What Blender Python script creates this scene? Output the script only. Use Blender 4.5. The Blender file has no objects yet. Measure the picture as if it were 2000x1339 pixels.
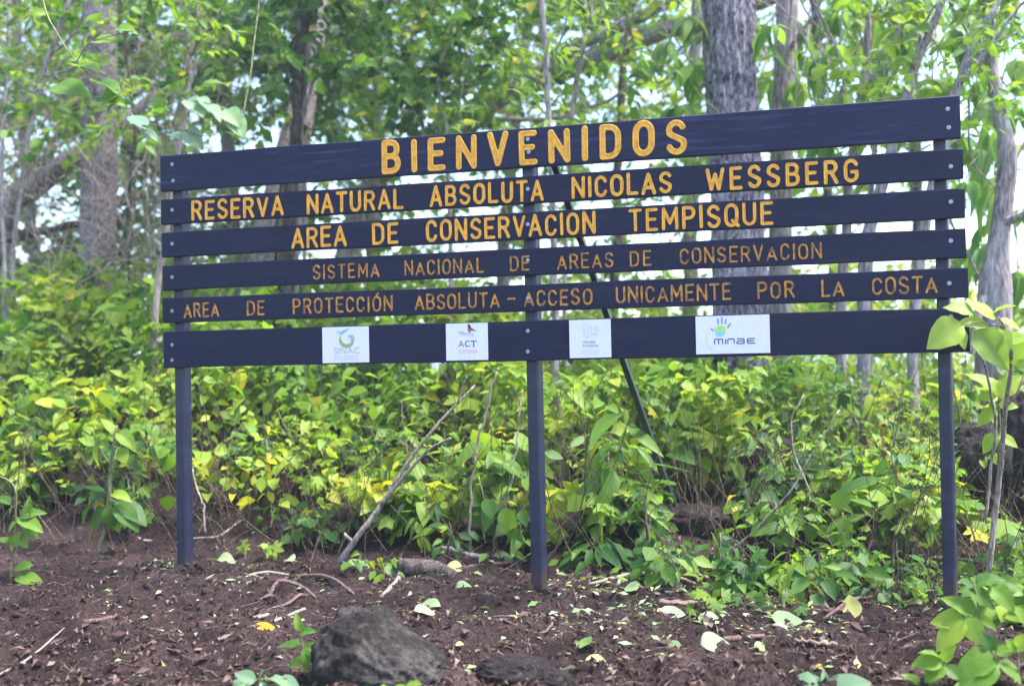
import bpy, math, random
import numpy as np
from mathutils import Matrix, Vector

random.seed(11)
RNG = np.random.default_rng(11)
SC = bpy.context.scene
COL = SC.collection

# ------------------------------------------------------------------ camera
F = 2200.0                                   # focal length in pixels of the 2000 px wide photograph
CAM = np.array([3.7668, -5.9359, 1.1908])
def rotm(a):
    th = np.linalg.norm(a); k = a / th
    K = np.array([[0, -k[2], k[1]], [k[2], 0, -k[0]], [-k[1], k[0], 0]])
    return np.eye(3) + math.sin(th) * K + (1 - math.cos(th)) * K @ K
MC = rotm(np.radians([-1.2563, 15.1855, -1.1913])) @ np.array([[1, 0, 0], [0, 0, -1], [0, 1, 0.]])
cam_data = bpy.data.cameras.new('camera')
cam = bpy.data.objects.new('camera', cam_data)
COL.objects.link(cam)
mw = Matrix.Identity(4)
ax = np.stack([MC[0], -MC[1], -MC[2]], 1)
for i in range(3):
    for j in range(3):
        mw[i][j] = ax[i][j]
    mw[i][3] = CAM[i]
cam.matrix_world = mw
cam_data.sensor_width = 36
cam_data.lens = F / 2000 * 36
cam_data.clip_start = 0.05
cam_data.clip_end = 3000
cam_data.dof.use_dof = True
cam_data.dof.focus_distance = 5.75
cam_data.dof.aperture_fstop = 1.3
SC.camera = cam

# ------------------------------------------------------------------ world, sun, exposure
SUN_EL, SUN_AZ = math.radians(66), math.radians(84)      # azimuth: clockwise from +Y (behind the sign) to +X
world = bpy.data.worlds.new('World')
SC.world = world
world.use_nodes = True
wn = world.node_tree
sky = wn.nodes.new('ShaderNodeTexSky')
sky.sky_type = 'NISHITA'
sky.sun_disc = False
sky.sun_elevation = SUN_EL
sky.sun_rotation = SUN_AZ
sky.air_density = 1.0
sky.dust_density = 1.3
sky.ozone_density = 1.0
bg = wn.nodes['Background']
wn.links.new(sky.outputs[0], bg.inputs[0])
bg.inputs[1].default_value = 0.15
sd = bpy.data.lights.new('sun', 'SUN')
sun = bpy.data.objects.new('sun', sd)
COL.objects.link(sun)
sd.energy = 3.2
sd.angle = math.radians(24)
sd.color = (1.0, 0.975, 0.96)
sdir = Vector((math.sin(SUN_AZ) * math.cos(SUN_EL), math.cos(SUN_AZ) * math.cos(SUN_EL), math.sin(SUN_EL)))
sun.rotation_euler = sdir.to_track_quat('Z', 'Y').to_euler()
SC.view_settings.view_transform = 'Standard'
SC.view_settings.look = 'None'
SC.view_settings.gamma = 1
SC.view_settings.exposure = 2.15
HAZE = 0.0019
SC.cycles.max_bounces = 8
SC.cycles.transmission_bounces = 6
SC.cycles.diffuse_bounces = 4
SC.cycles.volume_bounces = 1

# ------------------------------------------------------------------ small maths
def hash2(ix, iy, s=0):
    n = (ix.astype(np.int64) * 374761393 + iy.astype(np.int64) * 668265263 + s * 2147483647) & 0xffffffff
    n = ((n ^ (n >> 13)) * 1274126177) & 0xffffffff
    return ((n ^ (n >> 16)) & 0xffff) / 65535.0
def vnoise(x, y, s=0):
    x = np.asarray(x, float); y = np.asarray(y, float)
    ix = np.floor(x); iy = np.floor(y); fx = x - ix; fy = y - iy
    fx = fx * fx * (3 - 2 * fx); fy = fy * fy * (3 - 2 * fy)
    a = hash2(ix, iy, s); b = hash2(ix + 1, iy, s); c = hash2(ix, iy + 1, s); d = hash2(ix + 1, iy + 1, s)
    return (a * (1 - fx) + b * fx) * (1 - fy) + (c * (1 - fx) + d * fx) * fy
def fbm(x, y, o=4, s=0):
    t = 0; a = .5
    for k in range(o):
        t = t + a * (vnoise(x * 2 ** k, y * 2 ** k, s + k) - .5); a *= .5
    return t * 2
def sst(a, b, x):
    t = np.clip((np.asarray(x, float) - a) / (b - a), 0, 1)
    return t * t * (3 - 2 * t)
def ray(px, py):
    d = np.array([(px - 1000) / F, (py - 669.5) / F, 1.0]) @ MC
    return d
def at(px, py, Y):
    d = ray(px, py)
    return CAM + d * ((Y - CAM[1]) / d[1])
def proj(P):
    q = (np.asarray(P, float) - CAM) @ MC.T
    return 1000 + F * q[..., 0] / q[..., 2], 669.5 + F * q[..., 1] / q[..., 2], q[..., 2]

# ------------------------------------------------------------------ terrain height
POSTS = ((0.10, 0.0640), (2.265, 0.0), (4.398, -0.0160))
def H0(x, y):
    x = np.asarray(x, float); y = np.asarray(y, float)
    z = 0.060 - 0.018 * np.clip(x, -3, 8)
    lf = 1 - sst(-1.0, 4.5, x)
    z = z + np.clip(y - .5, 0, 4.5) * (0.085 + .145 * lf) + sst(.35, 1.1, y) * .05
    z = z + np.clip(y - 5, 0, 4) * .03 * lf
    z = z - np.clip(y - 6.5, 0, 40) * (.10 - .05 * lf) + np.clip(y - 46, 0, 500) * 0.0
    z = z + .02 * np.clip(y + 0.3, -6, 0) + .05 * np.clip(-x - .3, 0, 6) * sst(1.5, -1, y)
    return z
def H(x, y):
    x = np.asarray(x, float); y = np.asarray(y, float)
    z = H0(x, y)
    near = (1 - sst(9, 16, np.abs(y))) * (1 - sst(9, 16, np.abs(x - 2)))
    z = z - .015 + near * (.10 * fbm(x * .8, y * .8, 3, 3) * sst(.2, .9, np.abs(y)) + .040 * fbm(x * 3.1, y * 3.1, 3, 7))
    for (a, b) in POSTS:
        z = z + .015 * np.exp(-(((x - a - .02) / .20) ** 2 + ((y + .02) / .17) ** 2))
    return z
_H1 = H
POSTZ = [(a, b - .012 - float(_H1(a, 0.0))) for a, b in ((.12, .058), (2.27, .0), (4.40, -.065))]
def H(x, y):
    z = _H1(x, y)
    for a, c_ in POSTZ: z = z + c_ * np.exp(-((np.asarray(x, float) - a) / .9) ** 2 - (np.asarray(y, float) / .8) ** 2)
    return z
def Hf(x, y):
    fine = (1 - sst(3.5, 6, np.abs(y))) * (1 - sst(6, 8, np.abs(x - 2)))
    z = H(x, y)
    c = vnoise(x * 17, y * 17, 20); c2 = vnoise(x * 34 + 5, y * 34, 21)
    return z + fine * (-.035 + .055 * fbm(x * 5, y * 5, 3, 77) + .052 * (np.abs(c - .5) * 2) ** .8 * (.4 + vnoise(x * 2, y * 2, 5)) + .013 * c2 + .012 * fbm(x * 9, y * 9, 2, 31))
def ground(px, py):
    d = ray(px, py); t = 1.0
    while t < 60:
        p = CAM + d * t
        if p[2] < H(p[0], p[1]): break
        t += .02
    return p

# ------------------------------------------------------------------ object helpers
def put(o, parent=None):
    COL.objects.link(o)
    if parent is not None: o.parent = parent
    return o
def tag(o, label=None, cat=None, group=None, kind=None):
    if label: o['label'] = label
    if cat: o['category'] = cat
    if group: o['group'] = group
    if kind: o['kind'] = kind
    return o
def thing(name, label, cat, loc=(0, 0, 0), group=None):
    o = bpy.data.objects.new(name, None)
    o.location = [float(v) for v in loc]; o.empty_display_size = .1
    put(o)
    return tag(o, label, cat, group)
def mesh_of(name, V, Fc, mat=None, smooth=False, attr=None, uv=None):
    V = np.asarray(V, dtype=np.float32)
    m = bpy.data.meshes.new(name)
    if isinstance(Fc, np.ndarray):
        n, k = Fc.shape
        m.vertices.add(len(V)); m.vertices.foreach_set('co', V.ravel())
        m.loops.add(n * k); m.loops.foreach_set('vertex_index', Fc.astype(np.int32).ravel())
        m.polygons.add(n); m.polygons.foreach_set('loop_start', np.arange(0, n * k, k, dtype=np.int32))
        m.polygons.foreach_set('loop_total', np.full(n, k, dtype=np.int32))
        m.update(calc_edges=True)
    else:
        m.from_pydata([tuple(map(float, v)) for v in V], [], Fc)
    m.polygons.foreach_set('use_smooth', np.full(len(m.polygons), bool(smooth)))
    if attr is not None:
        a = m.attributes.new('tint', 'FLOAT', 'POINT'); a.data.foreach_set('value', np.asarray(attr, dtype=np.float32))
    if uv is not None:
        u = m.uv_layers.new(name='UVMap')
        li = np.zeros(len(m.loops), dtype=np.int32); m.loops.foreach_get('vertex_index', li)
        u.data.foreach_set('uv', np.asarray(uv, dtype=np.float32)[li].ravel())
    m.validate()
    if mat: m.materials.append(mat)
    return m
def obj(name, V, Fc, mat, parent=None, smooth=False, attr=None, loc=None):
    """links one mesh object; world-space vertices are made local to the parent thing"""
    V = np.asarray(V, float)
    if parent is not None:
        p = parent; off = np.zeros(3)
        while p is not None:
            off += np.array(p.location); p = p.parent
        V = V - off
    elif loc is not None:
        V = V - np.asarray(loc)
    o = bpy.data.objects.new(name, mesh_of(name, V, Fc, mat, smooth, attr))
    if parent is None and loc is not None: o.location = [float(v) for v in loc]
    return put(o, parent)
def unit(v):
    v = np.asarray(v, float); n = np.linalg.norm(v, axis=-1, keepdims=True)
    return v / np.maximum(n, 1e-9)

class Bag:
    def __init__(s): s.V = []; s.F = []; s.n = 0; s.A = []
    def add(s, V, Fc, a=0.0):
        V = np.asarray(V, float); s.V.append(V); s.F.append(np.asarray(Fc) + s.n); s.n += len(V)
        s.A.append(np.full(len(V), a))
    def build(s, name, mat, parent=None, smooth=False, loc=None):
        return obj(name, np.concatenate(s.V), np.concatenate(s.F), mat, parent, smooth, np.concatenate(s.A), loc)

def tube(P, Rd, n=6, cap=True):
    """quads (degenerate at caps are avoided by closing with a tiny ring)"""
    P = np.asarray(P, float); Rd = np.broadcast_to(np.asarray(Rd, float), (len(P),)).copy()
    T = unit(np.gradient(P, axis=0))
    up = np.array([0.31, 0.17, .93]) if abs(T[0][2]) < .9 else np.array([.95, .2, .1])
    U = unit(np.cross(T, up)); W = np.cross(T, U)
    a = np.arange(n) * 2 * np.pi / n
    V = P[:, None] + Rd[:, None, None] * (np.cos(a)[None, :, None] * U[:, None] + np.sin(a)[None, :, None] * W[:, None])
    V = V.reshape(-1, 3)
    m = len(P); Fc = []
    i = np.arange(n); j = (i + 1) % n
    for k in range(m - 1):
        Fc.append(np.stack([k * n + i, k * n + j, (k + 1) * n + j, (k + 1) * n + i], 1))
    Fc = np.concatenate(Fc)
    if cap:
        V = np.concatenate([V, V[:n] * .02 + P[0] * .98, V[-n:] * .02 + P[-1] * .98])
        b = m * n
        Fc = np.concatenate([Fc, np.stack([b + i, b + j, j, i], 1), np.stack([(m - 1) * n + i, (m - 1) * n + j, b + n + j, b + n + i], 1)])
    return V, Fc
def smooth_path(P, k=8):
    """Catmull-Rom through the points (any number of columns)"""
    P = np.asarray(P, float)
    if len(P) < 3:
        t = np.linspace(0, 1, k + 1)[:, None]; return P[0] * (1 - t) + P[1] * t
    Q = np.concatenate([[2 * P[0] - P[1]], P, [2 * P[-1] - P[-2]]]); out = []
    for i in range(1, len(Q) - 2):
        for t in np.arange(k) / k:
            out.append(.5 * (2 * Q[i] + (Q[i + 1] - Q[i - 1]) * t + (2 * Q[i - 1] - 5 * Q[i] + 4 * Q[i + 1] - Q[i + 2]) * t ** 2 + (3 * Q[i] - Q[i - 1] - 3 * Q[i + 1] + Q[i + 2]) * t ** 3))
    out.append(P[-1])
    return np.array(out)
def wobble(P, amp, s):
    n = len(P); t = np.arange(n)
    off = np.stack([vnoise(t * .6, np.full(n, s * 7.1 + k * 3.3), 50) - .5 for k in range(3)], 1) * 2 * amp
    return P + off
def box(lo, hi):
    x0, y0, z0 = lo; x1, y1, z1 = hi
    V = np.array([(x0, y0, z0), (x1, y0, z0), (x1, y1, z0), (x0, y1, z0), (x0, y0, z1), (x1, y0, z1), (x1, y1, z1), (x0, y1, z1)], float)
    return V, np.array([(0, 3, 2, 1), (4, 5, 6, 7), (0, 1, 5, 4), (1, 2, 6, 5), (2, 3, 7, 6), (3, 0, 4, 7)])

# ------------------------------------------------------------------ materials
def newmat(name):
    m = bpy.data.materials.new(name); m.use_nodes = True
    nt = m.node_tree; b = nt.nodes['Principled BSDF']
    return m, nt, b
def N(nt, t, **k):
    n = nt.nodes.new(t)
    for a, v in k.items(): setattr(n, a, v)
    return n
def ramp(nt, stops, fac):
    r = N(nt, 'ShaderNodeValToRGB')
    e = r.color_ramp.elements
    while len(e) > 1: e.remove(e[-1])
    e[0].position = stops[0][0]; e[0].color = (*stops[0][1], 1)
    for p, c in stops[1:]:
        x = e.new(p); x.color = (*c, 1)
    nt.links.new(fac, r.inputs[0]); return r.outputs[0]
def noise(nt, scale, detail=4, rough=.55, vec=None, dist=0):
    n = N(nt, 'ShaderNodeTexNoise'); n.inputs['Scale'].default_value = scale
    n.inputs['Detail'].default_value = detail; n.inputs['Roughness'].default_value = rough
    n.inputs['Distortion'].default_value = dist
    if vec is not None: nt.links.new(vec, n.inputs['Vector'])
    return n.outputs['Fac']
def mapping(nt, scale=(1, 1, 1), kind='Object'):
    tc = N(nt, 'ShaderNodeTexCoord'); mp = N(nt, 'ShaderNodeMapping')
    mp.inputs['Scale'].default_value = scale
    nt.links.new(tc.outputs[kind], mp.inputs[0]); return mp.outputs[0]
def math_(nt, op, a, b=None, clamp=False):
    m = N(nt, 'ShaderNodeMath', operation=op); m.use_clamp = clamp
    for i, v in enumerate((a, b)):
        if v is None: continue
        if hasattr(v, 'links'): nt.links.new(v, m.inputs[i])
        else: m.inputs[i].default_value = v
    return m.outputs[0]
def bump(nt, b, h, strength=.5, dist=.01):
    n = N(nt, 'ShaderNodeBump'); n.inputs['Strength'].default_value = strength; n.inputs['Distance'].default_value = dist
    nt.links.new(h, n.inputs['Height']); nt.links.new(n.outputs[0], b.inputs['Normal'])
def mixc(nt, fac, a, b, mode='MIX'):
    m = N(nt, 'ShaderNodeMix', data_type='RGBA', blend_type=mode)
    for i, v in ((0, fac), (6, a), (7, b)):
        if hasattr(v, 'links'): nt.links.new(v, m.inputs[i])
        elif i == 0: m.inputs[0].default_value = v
        else: m.inputs[i].default_value = (*v, 1)
    return m.outputs[2]

def leaf_material(name, stops, trans=.45, rough=.48, spec=.24, tboost=1.7):
    m, nt, b = newmat(name)
    at_ = N(nt, 'ShaderNodeAttribute', attribute_name='tint')
    oi = N(nt, 'ShaderNodeObjectInfo'); sp = N(nt, 'ShaderNodeSeparateColor')
    nt.links.new(oi.outputs['Color'], sp.inputs[0])
    t = math_(nt, 'ADD', at_.outputs['Fac'], math_(nt, 'SUBTRACT', 1.0, sp.outputs[2]), True)   # blue channel: 1 = take the mesh's own tint
    nz = noise(nt, 14, 3, .6, mapping(nt))
    t2 = math_(nt, 'ADD', t, math_(nt, 'MULTIPLY', math_(nt, 'SUBTRACT', nz, .5), .12), True)
    c = ramp(nt, stops, t2)
    # pale midrib and side veins from the leaf's own coordinates
    uvn = N(nt, 'ShaderNodeUVMap'); uvs = N(nt, 'ShaderNodeSeparateXYZ'); nt.links.new(uvn.outputs[0], uvs.inputs[0])
    ux = math_(nt, 'ABSOLUTE', math_(nt, 'SUBTRACT', uvs.outputs[0], .5))
    vein = math_(nt, 'MULTIPLY', math_(nt, 'LESS_THAN', ux, .02), math_(nt, 'GREATER_THAN', uvs.outputs[1], .001))
    sv = math_(nt, 'FRACT', math_(nt, 'MULTIPLY', math_(nt, 'SUBTRACT', uvs.outputs[1], math_(nt, 'MULTIPLY', ux, .55)), 9.0))
    vein2 = math_(nt, 'MULTIPLY', math_(nt, 'LESS_THAN', sv, .12), math_(nt, 'MULTIPLY', math_(nt, 'GREATER_THAN', uvs.outputs[1], .001), .4))
    vv = math_(nt, 'MAXIMUM', vein, vein2)
    c = mixc(nt, math_(nt, 'MULTIPLY', vv, .35), c, (.30, .36, .10))
    # brown blemishes
    bl = noise(nt, 30, 2, .5, mapping(nt))
    c = mixc(nt, math_(nt, 'MULTIPLY', math_(nt, 'GREATER_THAN', bl, .70), .6), c, (.20, .12, .03))
    nt.links.new(c, b.inputs['Base Color'])
    b.inputs['Roughness'].default_value = rough
    b.inputs['Specular IOR Level'].default_value = spec
    tr = N(nt, 'ShaderNodeBsdfTranslucent')
    bc = mixc(nt, 1.0, c, (tboost * 1.05, tboost, tboost * .45), 'MULTIPLY')
    nt.links.new(bc, tr.inputs[0])
    mx = N(nt, 'ShaderNodeMixShader'); mx.inputs[0].default_value = trans
    nt.links.new(b.outputs[0], mx.inputs[1]); nt.links.new(tr.outputs[0], mx.inputs[2])
    nt.links.new(mx.outputs[0], nt.nodes['Material Output'].inputs[0])
    m.use_backface_culling = False
    return m
GREEN = [(0, (.018, .058, .022)), (.22, (.046, .122, .024)), (.45, (.108, .212, .026)), (.68, (.188, .292, .032)), (.85, (.285, .362, .045)), (.95, (.40, .36, .03)), (1, (.34, .20, .03))]
M = {}
M['leaf'] = leaf_material('leaf', GREEN)
M['leaf_big'] = leaf_material('large_leaf', [(0, (.05, .14, .05)), (.5, (.12, .25, .05)), (1, (.24, .36, .06))], trans=.55)
M['leaf_pale'] = leaf_material('pale_leaf', [(0, (.16, .27, .06)), (.5, (.25, .36, .06)), (1, (.36, .42, .07))], trans=.4)
M['leaf_grey'] = leaf_material('grey_leaf', [(0, (.12, .20, .14)), (1, (.19, .30, .13))], trans=.3)
M['leaf_fallen'] = leaf_material('fallen_leaf', [(0, (.12, .19, .06)), (.5, (.27, .33, .20)), (.8, (.42, .38, .12)), (1, (.55, .22, .015))], trans=.15, rough=.6, spec=.2)
M['leaf_brown'] = leaf_material('brown_leaf', [(0, (.022, .012, .010)), (.5, (.080, .048, .042)), (.8, (.13, .085, .072)), (1, (.25, .18, .15))], trans=.1, rough=.8, spec=.1)

def bark_material(name, c0, c1, c2, sx=60, sz=9, bs=.9, moss=0):
    m, nt, b = newmat(name)
    v = mapping(nt, (sx, sx, sz))
    n1 = noise(nt, 1.0, 5, .65, v, .6)
    n2 = noise(nt, 3.0, 4, .6, mapping(nt))
    f = math_(nt, 'ADD', math_(nt, 'MULTIPLY', n1, .75), math_(nt, 'MULTIPLY', n2, .25))
    c = ramp(nt, [(.40, c0), (.49, c1), (.60, c2)], f)
    if moss:
        n3 = noise(nt, 2.2, 3, .6, mapping(nt, (1, 1, .6)))
        c = mixc(nt, math_(nt, 'MULTIPLY', math_(nt, 'GREATER_THAN', n3, .56), moss), c, (.07, .10, .04))
    nt.links.new(c, b.inputs['Base Color'])
    b.inputs['Roughness'].default_value = .9; b.inputs['Specular IOR Level'].default_value = .2
    bump(nt, b, n1, bs, .02)
    return m
M['bark_spot'] = bark_material('mottled_bark', (.05, .036, .038), (.21, .17, .175), (.42, .36, .37), 52, 34)
M['bark_deep'] = bark_material('fissured_bark', (.03, .022, .035), (.19, .16, .19), (.42, .37, .42), 40, 14)
M['bark_grey'] = bark_material('grey_bark', (.12, .10, .10), (.26, .22, .22), (.42, .37, .36), 40, 8, .5)
M['bark_dark'] = bark_material('dark_bark', (.018, .013, .012), (.06, .045, .04), (.13, .10, .09), 40, 10, .8)
M['twig'] = bark_material('twig_bark', (.12, .095, .08), (.25, .20, .17), (.42, .35, .29), 90, 14, .4)
M['twig_green'] = bark_material('green_stem', (.07, .08, .03), (.16, .17, .08), (.28, .25, .14), 90, 14, .3)
M['stem_dark'] = bark_material('brown_stem', (.03, .022, .016), (.09, .065, .045), (.20, .15, .11), 90, 14, .4)
M['root'] = bark_material('root_bark', (.05, .028, .025), (.13, .075, .065), (.22, .145, .13), 90, 20, .4)

def soil_material():
    m, nt, b = newmat('soil')
    v = mapping(nt)
    a = noise(nt, 2.3, 5, .6, v); d = noise(nt, 38, 5, .7, v); e = noise(nt, 160, 3, .7, v)
    f = math_(nt, 'ADD', math_(nt, 'MULTIPLY', a, .35), math_(nt, 'ADD', math_(nt, 'MULTIPLY', d, .4), math_(nt, 'MULTIPLY', e, .25)))
    c = ramp(nt, [(.38, (.007, .004, .004)), (.48, (.034, .020, .019)), (.56, (.074, .047, .045)), (.66, (.18, .125, .12))], f)
    vo = N(nt, 'ShaderNodeTexVoronoi'); vo.inputs['Scale'].default_value = 55; nt.links.new(v, vo.inputs['Vector'])
    sp = math_(nt, 'LESS_THAN', vo.outputs['Distance'], .16)
    c = mixc(nt, math_(nt, 'MULTIPLY', sp, .4), c, (.12, .08, .075))
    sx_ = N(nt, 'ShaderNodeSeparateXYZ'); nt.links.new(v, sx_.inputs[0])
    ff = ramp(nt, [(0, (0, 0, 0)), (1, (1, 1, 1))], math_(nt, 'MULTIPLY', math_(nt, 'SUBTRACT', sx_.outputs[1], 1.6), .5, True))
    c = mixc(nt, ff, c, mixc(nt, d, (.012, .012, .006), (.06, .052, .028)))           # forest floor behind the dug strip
    nt.links.new(c, b.inputs['Base Color'])
    b.inputs['Roughness'].default_value = .95; b.inputs['Specular IOR Level'].default_value = .15
    bump(nt, b, math_(nt, 'ADD', d, math_(nt, 'MULTIPLY', e, .6)), 1.0, .035)
    return m
M['soil'] = soil_material()
def rock_material(name, cs):
    m, nt, b = newmat(name)
    v = mapping(nt)
    a = noise(nt, 5, 6, .65, v, .4); d = noise(nt, 45, 5, .7, v)
    f = math_(nt, 'ADD', math_(nt, 'MULTIPLY', a, .6), math_(nt, 'MULTIPLY', d, .4))
    c = ramp(nt, [(.36, cs[0]), (.50, cs[1]), (.62, cs[2])], f)
    l = noise(nt, 9, 3, .6, mapping(nt, (1, 1.3, 1)))
    c = mixc(nt, math_(nt, 'MULTIPLY', math_(nt, 'GREATER_THAN', l, .64), .4), c, (.13, .12, .11))
    nt.links.new(c, b.inputs['Base Color'])
    b.inputs['Roughness'].default_value = .92; b.inputs['Specular IOR Level'].default_value = .2
    bump(nt, b, math_(nt, 'ADD', f, math_(nt, 'MULTIPLY', noise(nt, 110, 4, .75, v), .5)), 1.0, .05)
    return m
M['rock'] = rock_material('lichened_rock', ((.011, .009, .0075), (.042, .034, .029), (.135, .112, .104)))
M['rock_brown'] = rock_material('muddy_rock', ((.012, .008, .008), (.035, .024, .023), (.08, .06, .058)))

def paint_material(name, c, c2, rough=.45, wear=.0, gs=(1.2, 30, 30), spec=.22, mud=False):
    m, nt, b = newmat(name); b.inputs['Specular IOR Level'].default_value = spec
    g = noise(nt, 2.0, 5, .65, mapping(nt, gs)); h = noise(nt, 3.0, 4, .6, mapping(nt, (1, 1, 2.5)))
    f = math_(nt, 'ADD', math_(nt, 'MULTIPLY', g, .5), math_(nt, 'MULTIPLY', h, .5))
    col = ramp(nt, [(.38, c), (.62, c2)], f)
    if wear:
        w = noise(nt, 1.6, 6, .75, mapping(nt, (.9, 6, 14)))
        wm = ramp(nt, [(.54, (0, 0, 0)), (.68, (1, 1, 1))], w)
        col = mixc(nt, math_(nt, 'MULTIPLY', wm, wear), col, (.09, .10, .24))
    tc_ = N(nt, 'ShaderNodeTexCoord'); sz_ = N(nt, 'ShaderNodeSeparateXYZ'); nt.links.new(tc_.outputs['Object'], sz_.inputs[0])
    dust = noise(nt, 1.4, 6, .8, mapping(nt, (1, 2, 9)))
    col = mixc(nt, math_(nt, 'MULTIPLY', ramp(nt, [(.52, (0, 0, 0)), (.75, (1, 1, 1))], dust), .22), col, (.085, .075, .08))
    if mud:
        mz = math_(nt, 'ADD', math_(nt, 'MULTIPLY', sz_.outputs[2], -7.0), math_(nt, 'ADD', .55, math_(nt, 'MULTIPLY', noise(nt, 28, 5, .7, mapping(nt)), 1.2)), True)
        col = mixc(nt, math_(nt, 'MULTIPLY', mz, .75), col, (.06, .036, .030))
    nt.links.new(col, b.inputs['Base Color'])
    nt.links.new(ramp(nt, [(.3, (rough - .1,) * 3), (.7, (rough + .15,) * 3)], g), b.inputs['Roughness'])
    bump(nt, b, g, .35, .004)
    return m
M['plank'] = paint_material('painted_plank', (.0034, .0046, .021), (.0066, .0088, .036), .55, .0)
M['plank_worn'] = paint_material('scuffed_plank', (.0038, .0052, .024), (.0076, .0104, .044), .52, .40)
M['post'] = paint_material('painted_post', (.009, .010, .026), (.017, .020, .050), .4, .2, (30, 30, 2), .4, True)
M['brace'] = paint_material('painted_steel', (.022, .036, .034), (.040, .060, .056), .35, .2, (20, 20, 2))
def letter_material(name, c, c2):
    m, nt, b = newmat(name)
    g = noise(nt, 30, 4, .6, mapping(nt)); nt.links.new(ramp(nt, [(.35, c2), (.6, c)], g), b.inputs['Base Color'])
    b.inputs['Roughness'].default_value = .5; bump(nt, b, g, .3, .003); return m
M['yellow'] = letter_material('yellow_paint', (.76, .37, .012), (.56, .23, .010))
M['yellow_thin'] = letter_material('thin_yellow_paint', (.56, .25, .012), (.14, .06, .010))
def flat(name, c, rough=.4, metal=0):
    m, nt, b = newmat(name)
    g = noise(nt, 60, 3, .6, mapping(nt))
    nt.links.new(ramp(nt, [(.3, tuple(v * .92 for v in c)), (.7, c)], g), b.inputs['Base Color'])
    b.inputs['Roughness'].default_value = rough; b.inputs['Metallic'].default_value = metal
    return m
M['steel'] = flat('galvanised_steel', (.34, .35, .40), .45, 1)
M['plate'] = flat('white_plate', (.72, .71, .80), .7)
M['plate'].node_tree.nodes['Principled BSDF'].inputs['Specular IOR Level'].default_value = .15
for k, c in dict(olive=(.30, .36, .14), teal=(.20, .48, .52), greyg=(.38, .42, .34), black=(.03, .03, .05), red=(.60, .05, .07), pink=(.75, .38, .38), palegreen=(.42, .58, .50),
                 paleyellow=(.80, .66, .35), greyblue=(.40, .44, .55), blue=(.16, .30, .75), sky=(.25, .55, .85), lime=(.40, .65, .12), limeline=(.55, .70, .42), dark=(.06, .05, .12), brown=(.30, .22, .22)).items():
    M['p_' + k] = flat('print_' + k, c, .45)

# ------------------------------------------------------------------ thin veil of fog added in place of lens glare, lifting dark tones
m = bpy.data.materials.new('glare_veil'); m.use_nodes = True; nt = m.node_tree
nt.nodes.remove(nt.nodes['Principled BSDF'])
pv = N(nt, 'ShaderNodeVolumePrincipled'); pv.inputs['Density'].default_value = HAZE
pv.inputs['Color'].default_value = (.80, .88, 1.0, 1); pv.inputs['Anisotropy'].default_value = .35
nt.links.new(pv.outputs[0], nt.nodes['Material Output'].inputs['Volume'])
V, Fc = box((-760, -760, -7), (760, 960, 9.5))
tag(obj('added_haze', V, Fc, m), kind='stuff')
# ------------------------------------------------------------------ ground
def axis(fine0, fine1, step, far0, far1):
    c = list(np.arange(fine0, fine1, step)); s = step; x = c[-1]
    while x < far1: s = min(s * 1.13, 40); x += s; c.append(x)
    s = step; x = fine0; l = []
    while x > far0: s = min(s * 1.13, 40); x -= s; l.append(x)
    return np.array(l[::-1] + c)
gx = axis(-1.3, 5.6, .022, -700, 700); gy = axis(-2.7, 1.1, .022, -700, 900)
GX, GY = np.meshgrid(gx, gy)
GZ = Hf(GX, GY)
nx, ny = len(gx), len(gy)
ii, jj = np.meshgrid(np.arange(nx - 1), np.arange(ny - 1))
k0 = (jj * nx + ii).ravel()
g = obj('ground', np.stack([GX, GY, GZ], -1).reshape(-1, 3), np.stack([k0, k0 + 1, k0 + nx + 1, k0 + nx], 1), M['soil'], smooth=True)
tag(g, kind='structure')

# ------------------------------------------------------------------ leaves
def leaf_grid(w=.5, curl=.18, fold=.12, nl=3, nw=1, wave=0, prof=.42, petiole=True):
    """leaf of unit length along +Y, normal +Z; returns verts, quads, uv"""
    V = []; U = []
    ts = np.linspace(0, 1, nl + 1)
    for t in ts:
        wt = w * .5 * (math.sin(math.pi * t ** (math.log(.5) / math.log(prof))) ** .85 if 0 < t < 1 else .012)
        for k in range(-nw, nw + 1):
            s = k / nw
            V.append((s * wt, t, -curl * t * t + fold * abs(s) * wt * 2 + wave * math.sin(t * 17 + s * 2) * abs(s)))
            U.append((.5 + s * .5, max(t, .002)))
    c = 2 * nw + 1; Fc = []
    for i in range(nl):
        for k in range(2 * nw):
            Fc.append((i * c + k, i * c + k + 1, (i + 1) * c + k + 1, (i + 1) * c + k))
    V = np.array(V); Fc = np.array(Fc); U = np.array(U)
    if petiole:
        b = len(V); r = .012
        V = np.concatenate([V, [(-r, -.22, .02), (r, -.22, .02), (r, .01, 0), (-r, .01, 0)]])
        Fc = np.concatenate([Fc, [(b, b + 1, b + 2, b + 3)]]); U = np.concatenate([U, [(.5, .01)] * 4])
    return V, Fc, U
def leaf_lobed(lobes=5, depth=.42, spread=1.9, width=1.0):
    """palmately lobed leaf as a fan of quads round its base"""
    V = [(0, 0, 0)]; U = [(.5, .01)]
    n = lobes * 4
    for i in range(n + 1):
        a = (i / n - .5) * 2 * spread
        ph = (i / 4.0 - .5) % 1.0
        li = abs(i - n / 2) / (n / 2)
        rr = (.92 - .38 * li) * (1 - depth * (2 * abs(((i / 4.0) % 1.0) - .5)) ** 1.3)
        V.append((math.sin(a) * rr * width, .12 + math.cos(a) * rr * .9, -.12 * rr * rr + .05 * math.sin(i * 2.2)))
        U.append((.5 + .45 * math.sin(a), min(1, .3 + .5 * rr)))
    Fc = [(0, i + 2, i + 1, i + 1) for i in range(n)]
    V = np.array(V); U = np.array(U)
    T = np.array([(0, i + 2, i + 1) for i in range(n)])
    return V, T, U
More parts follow.
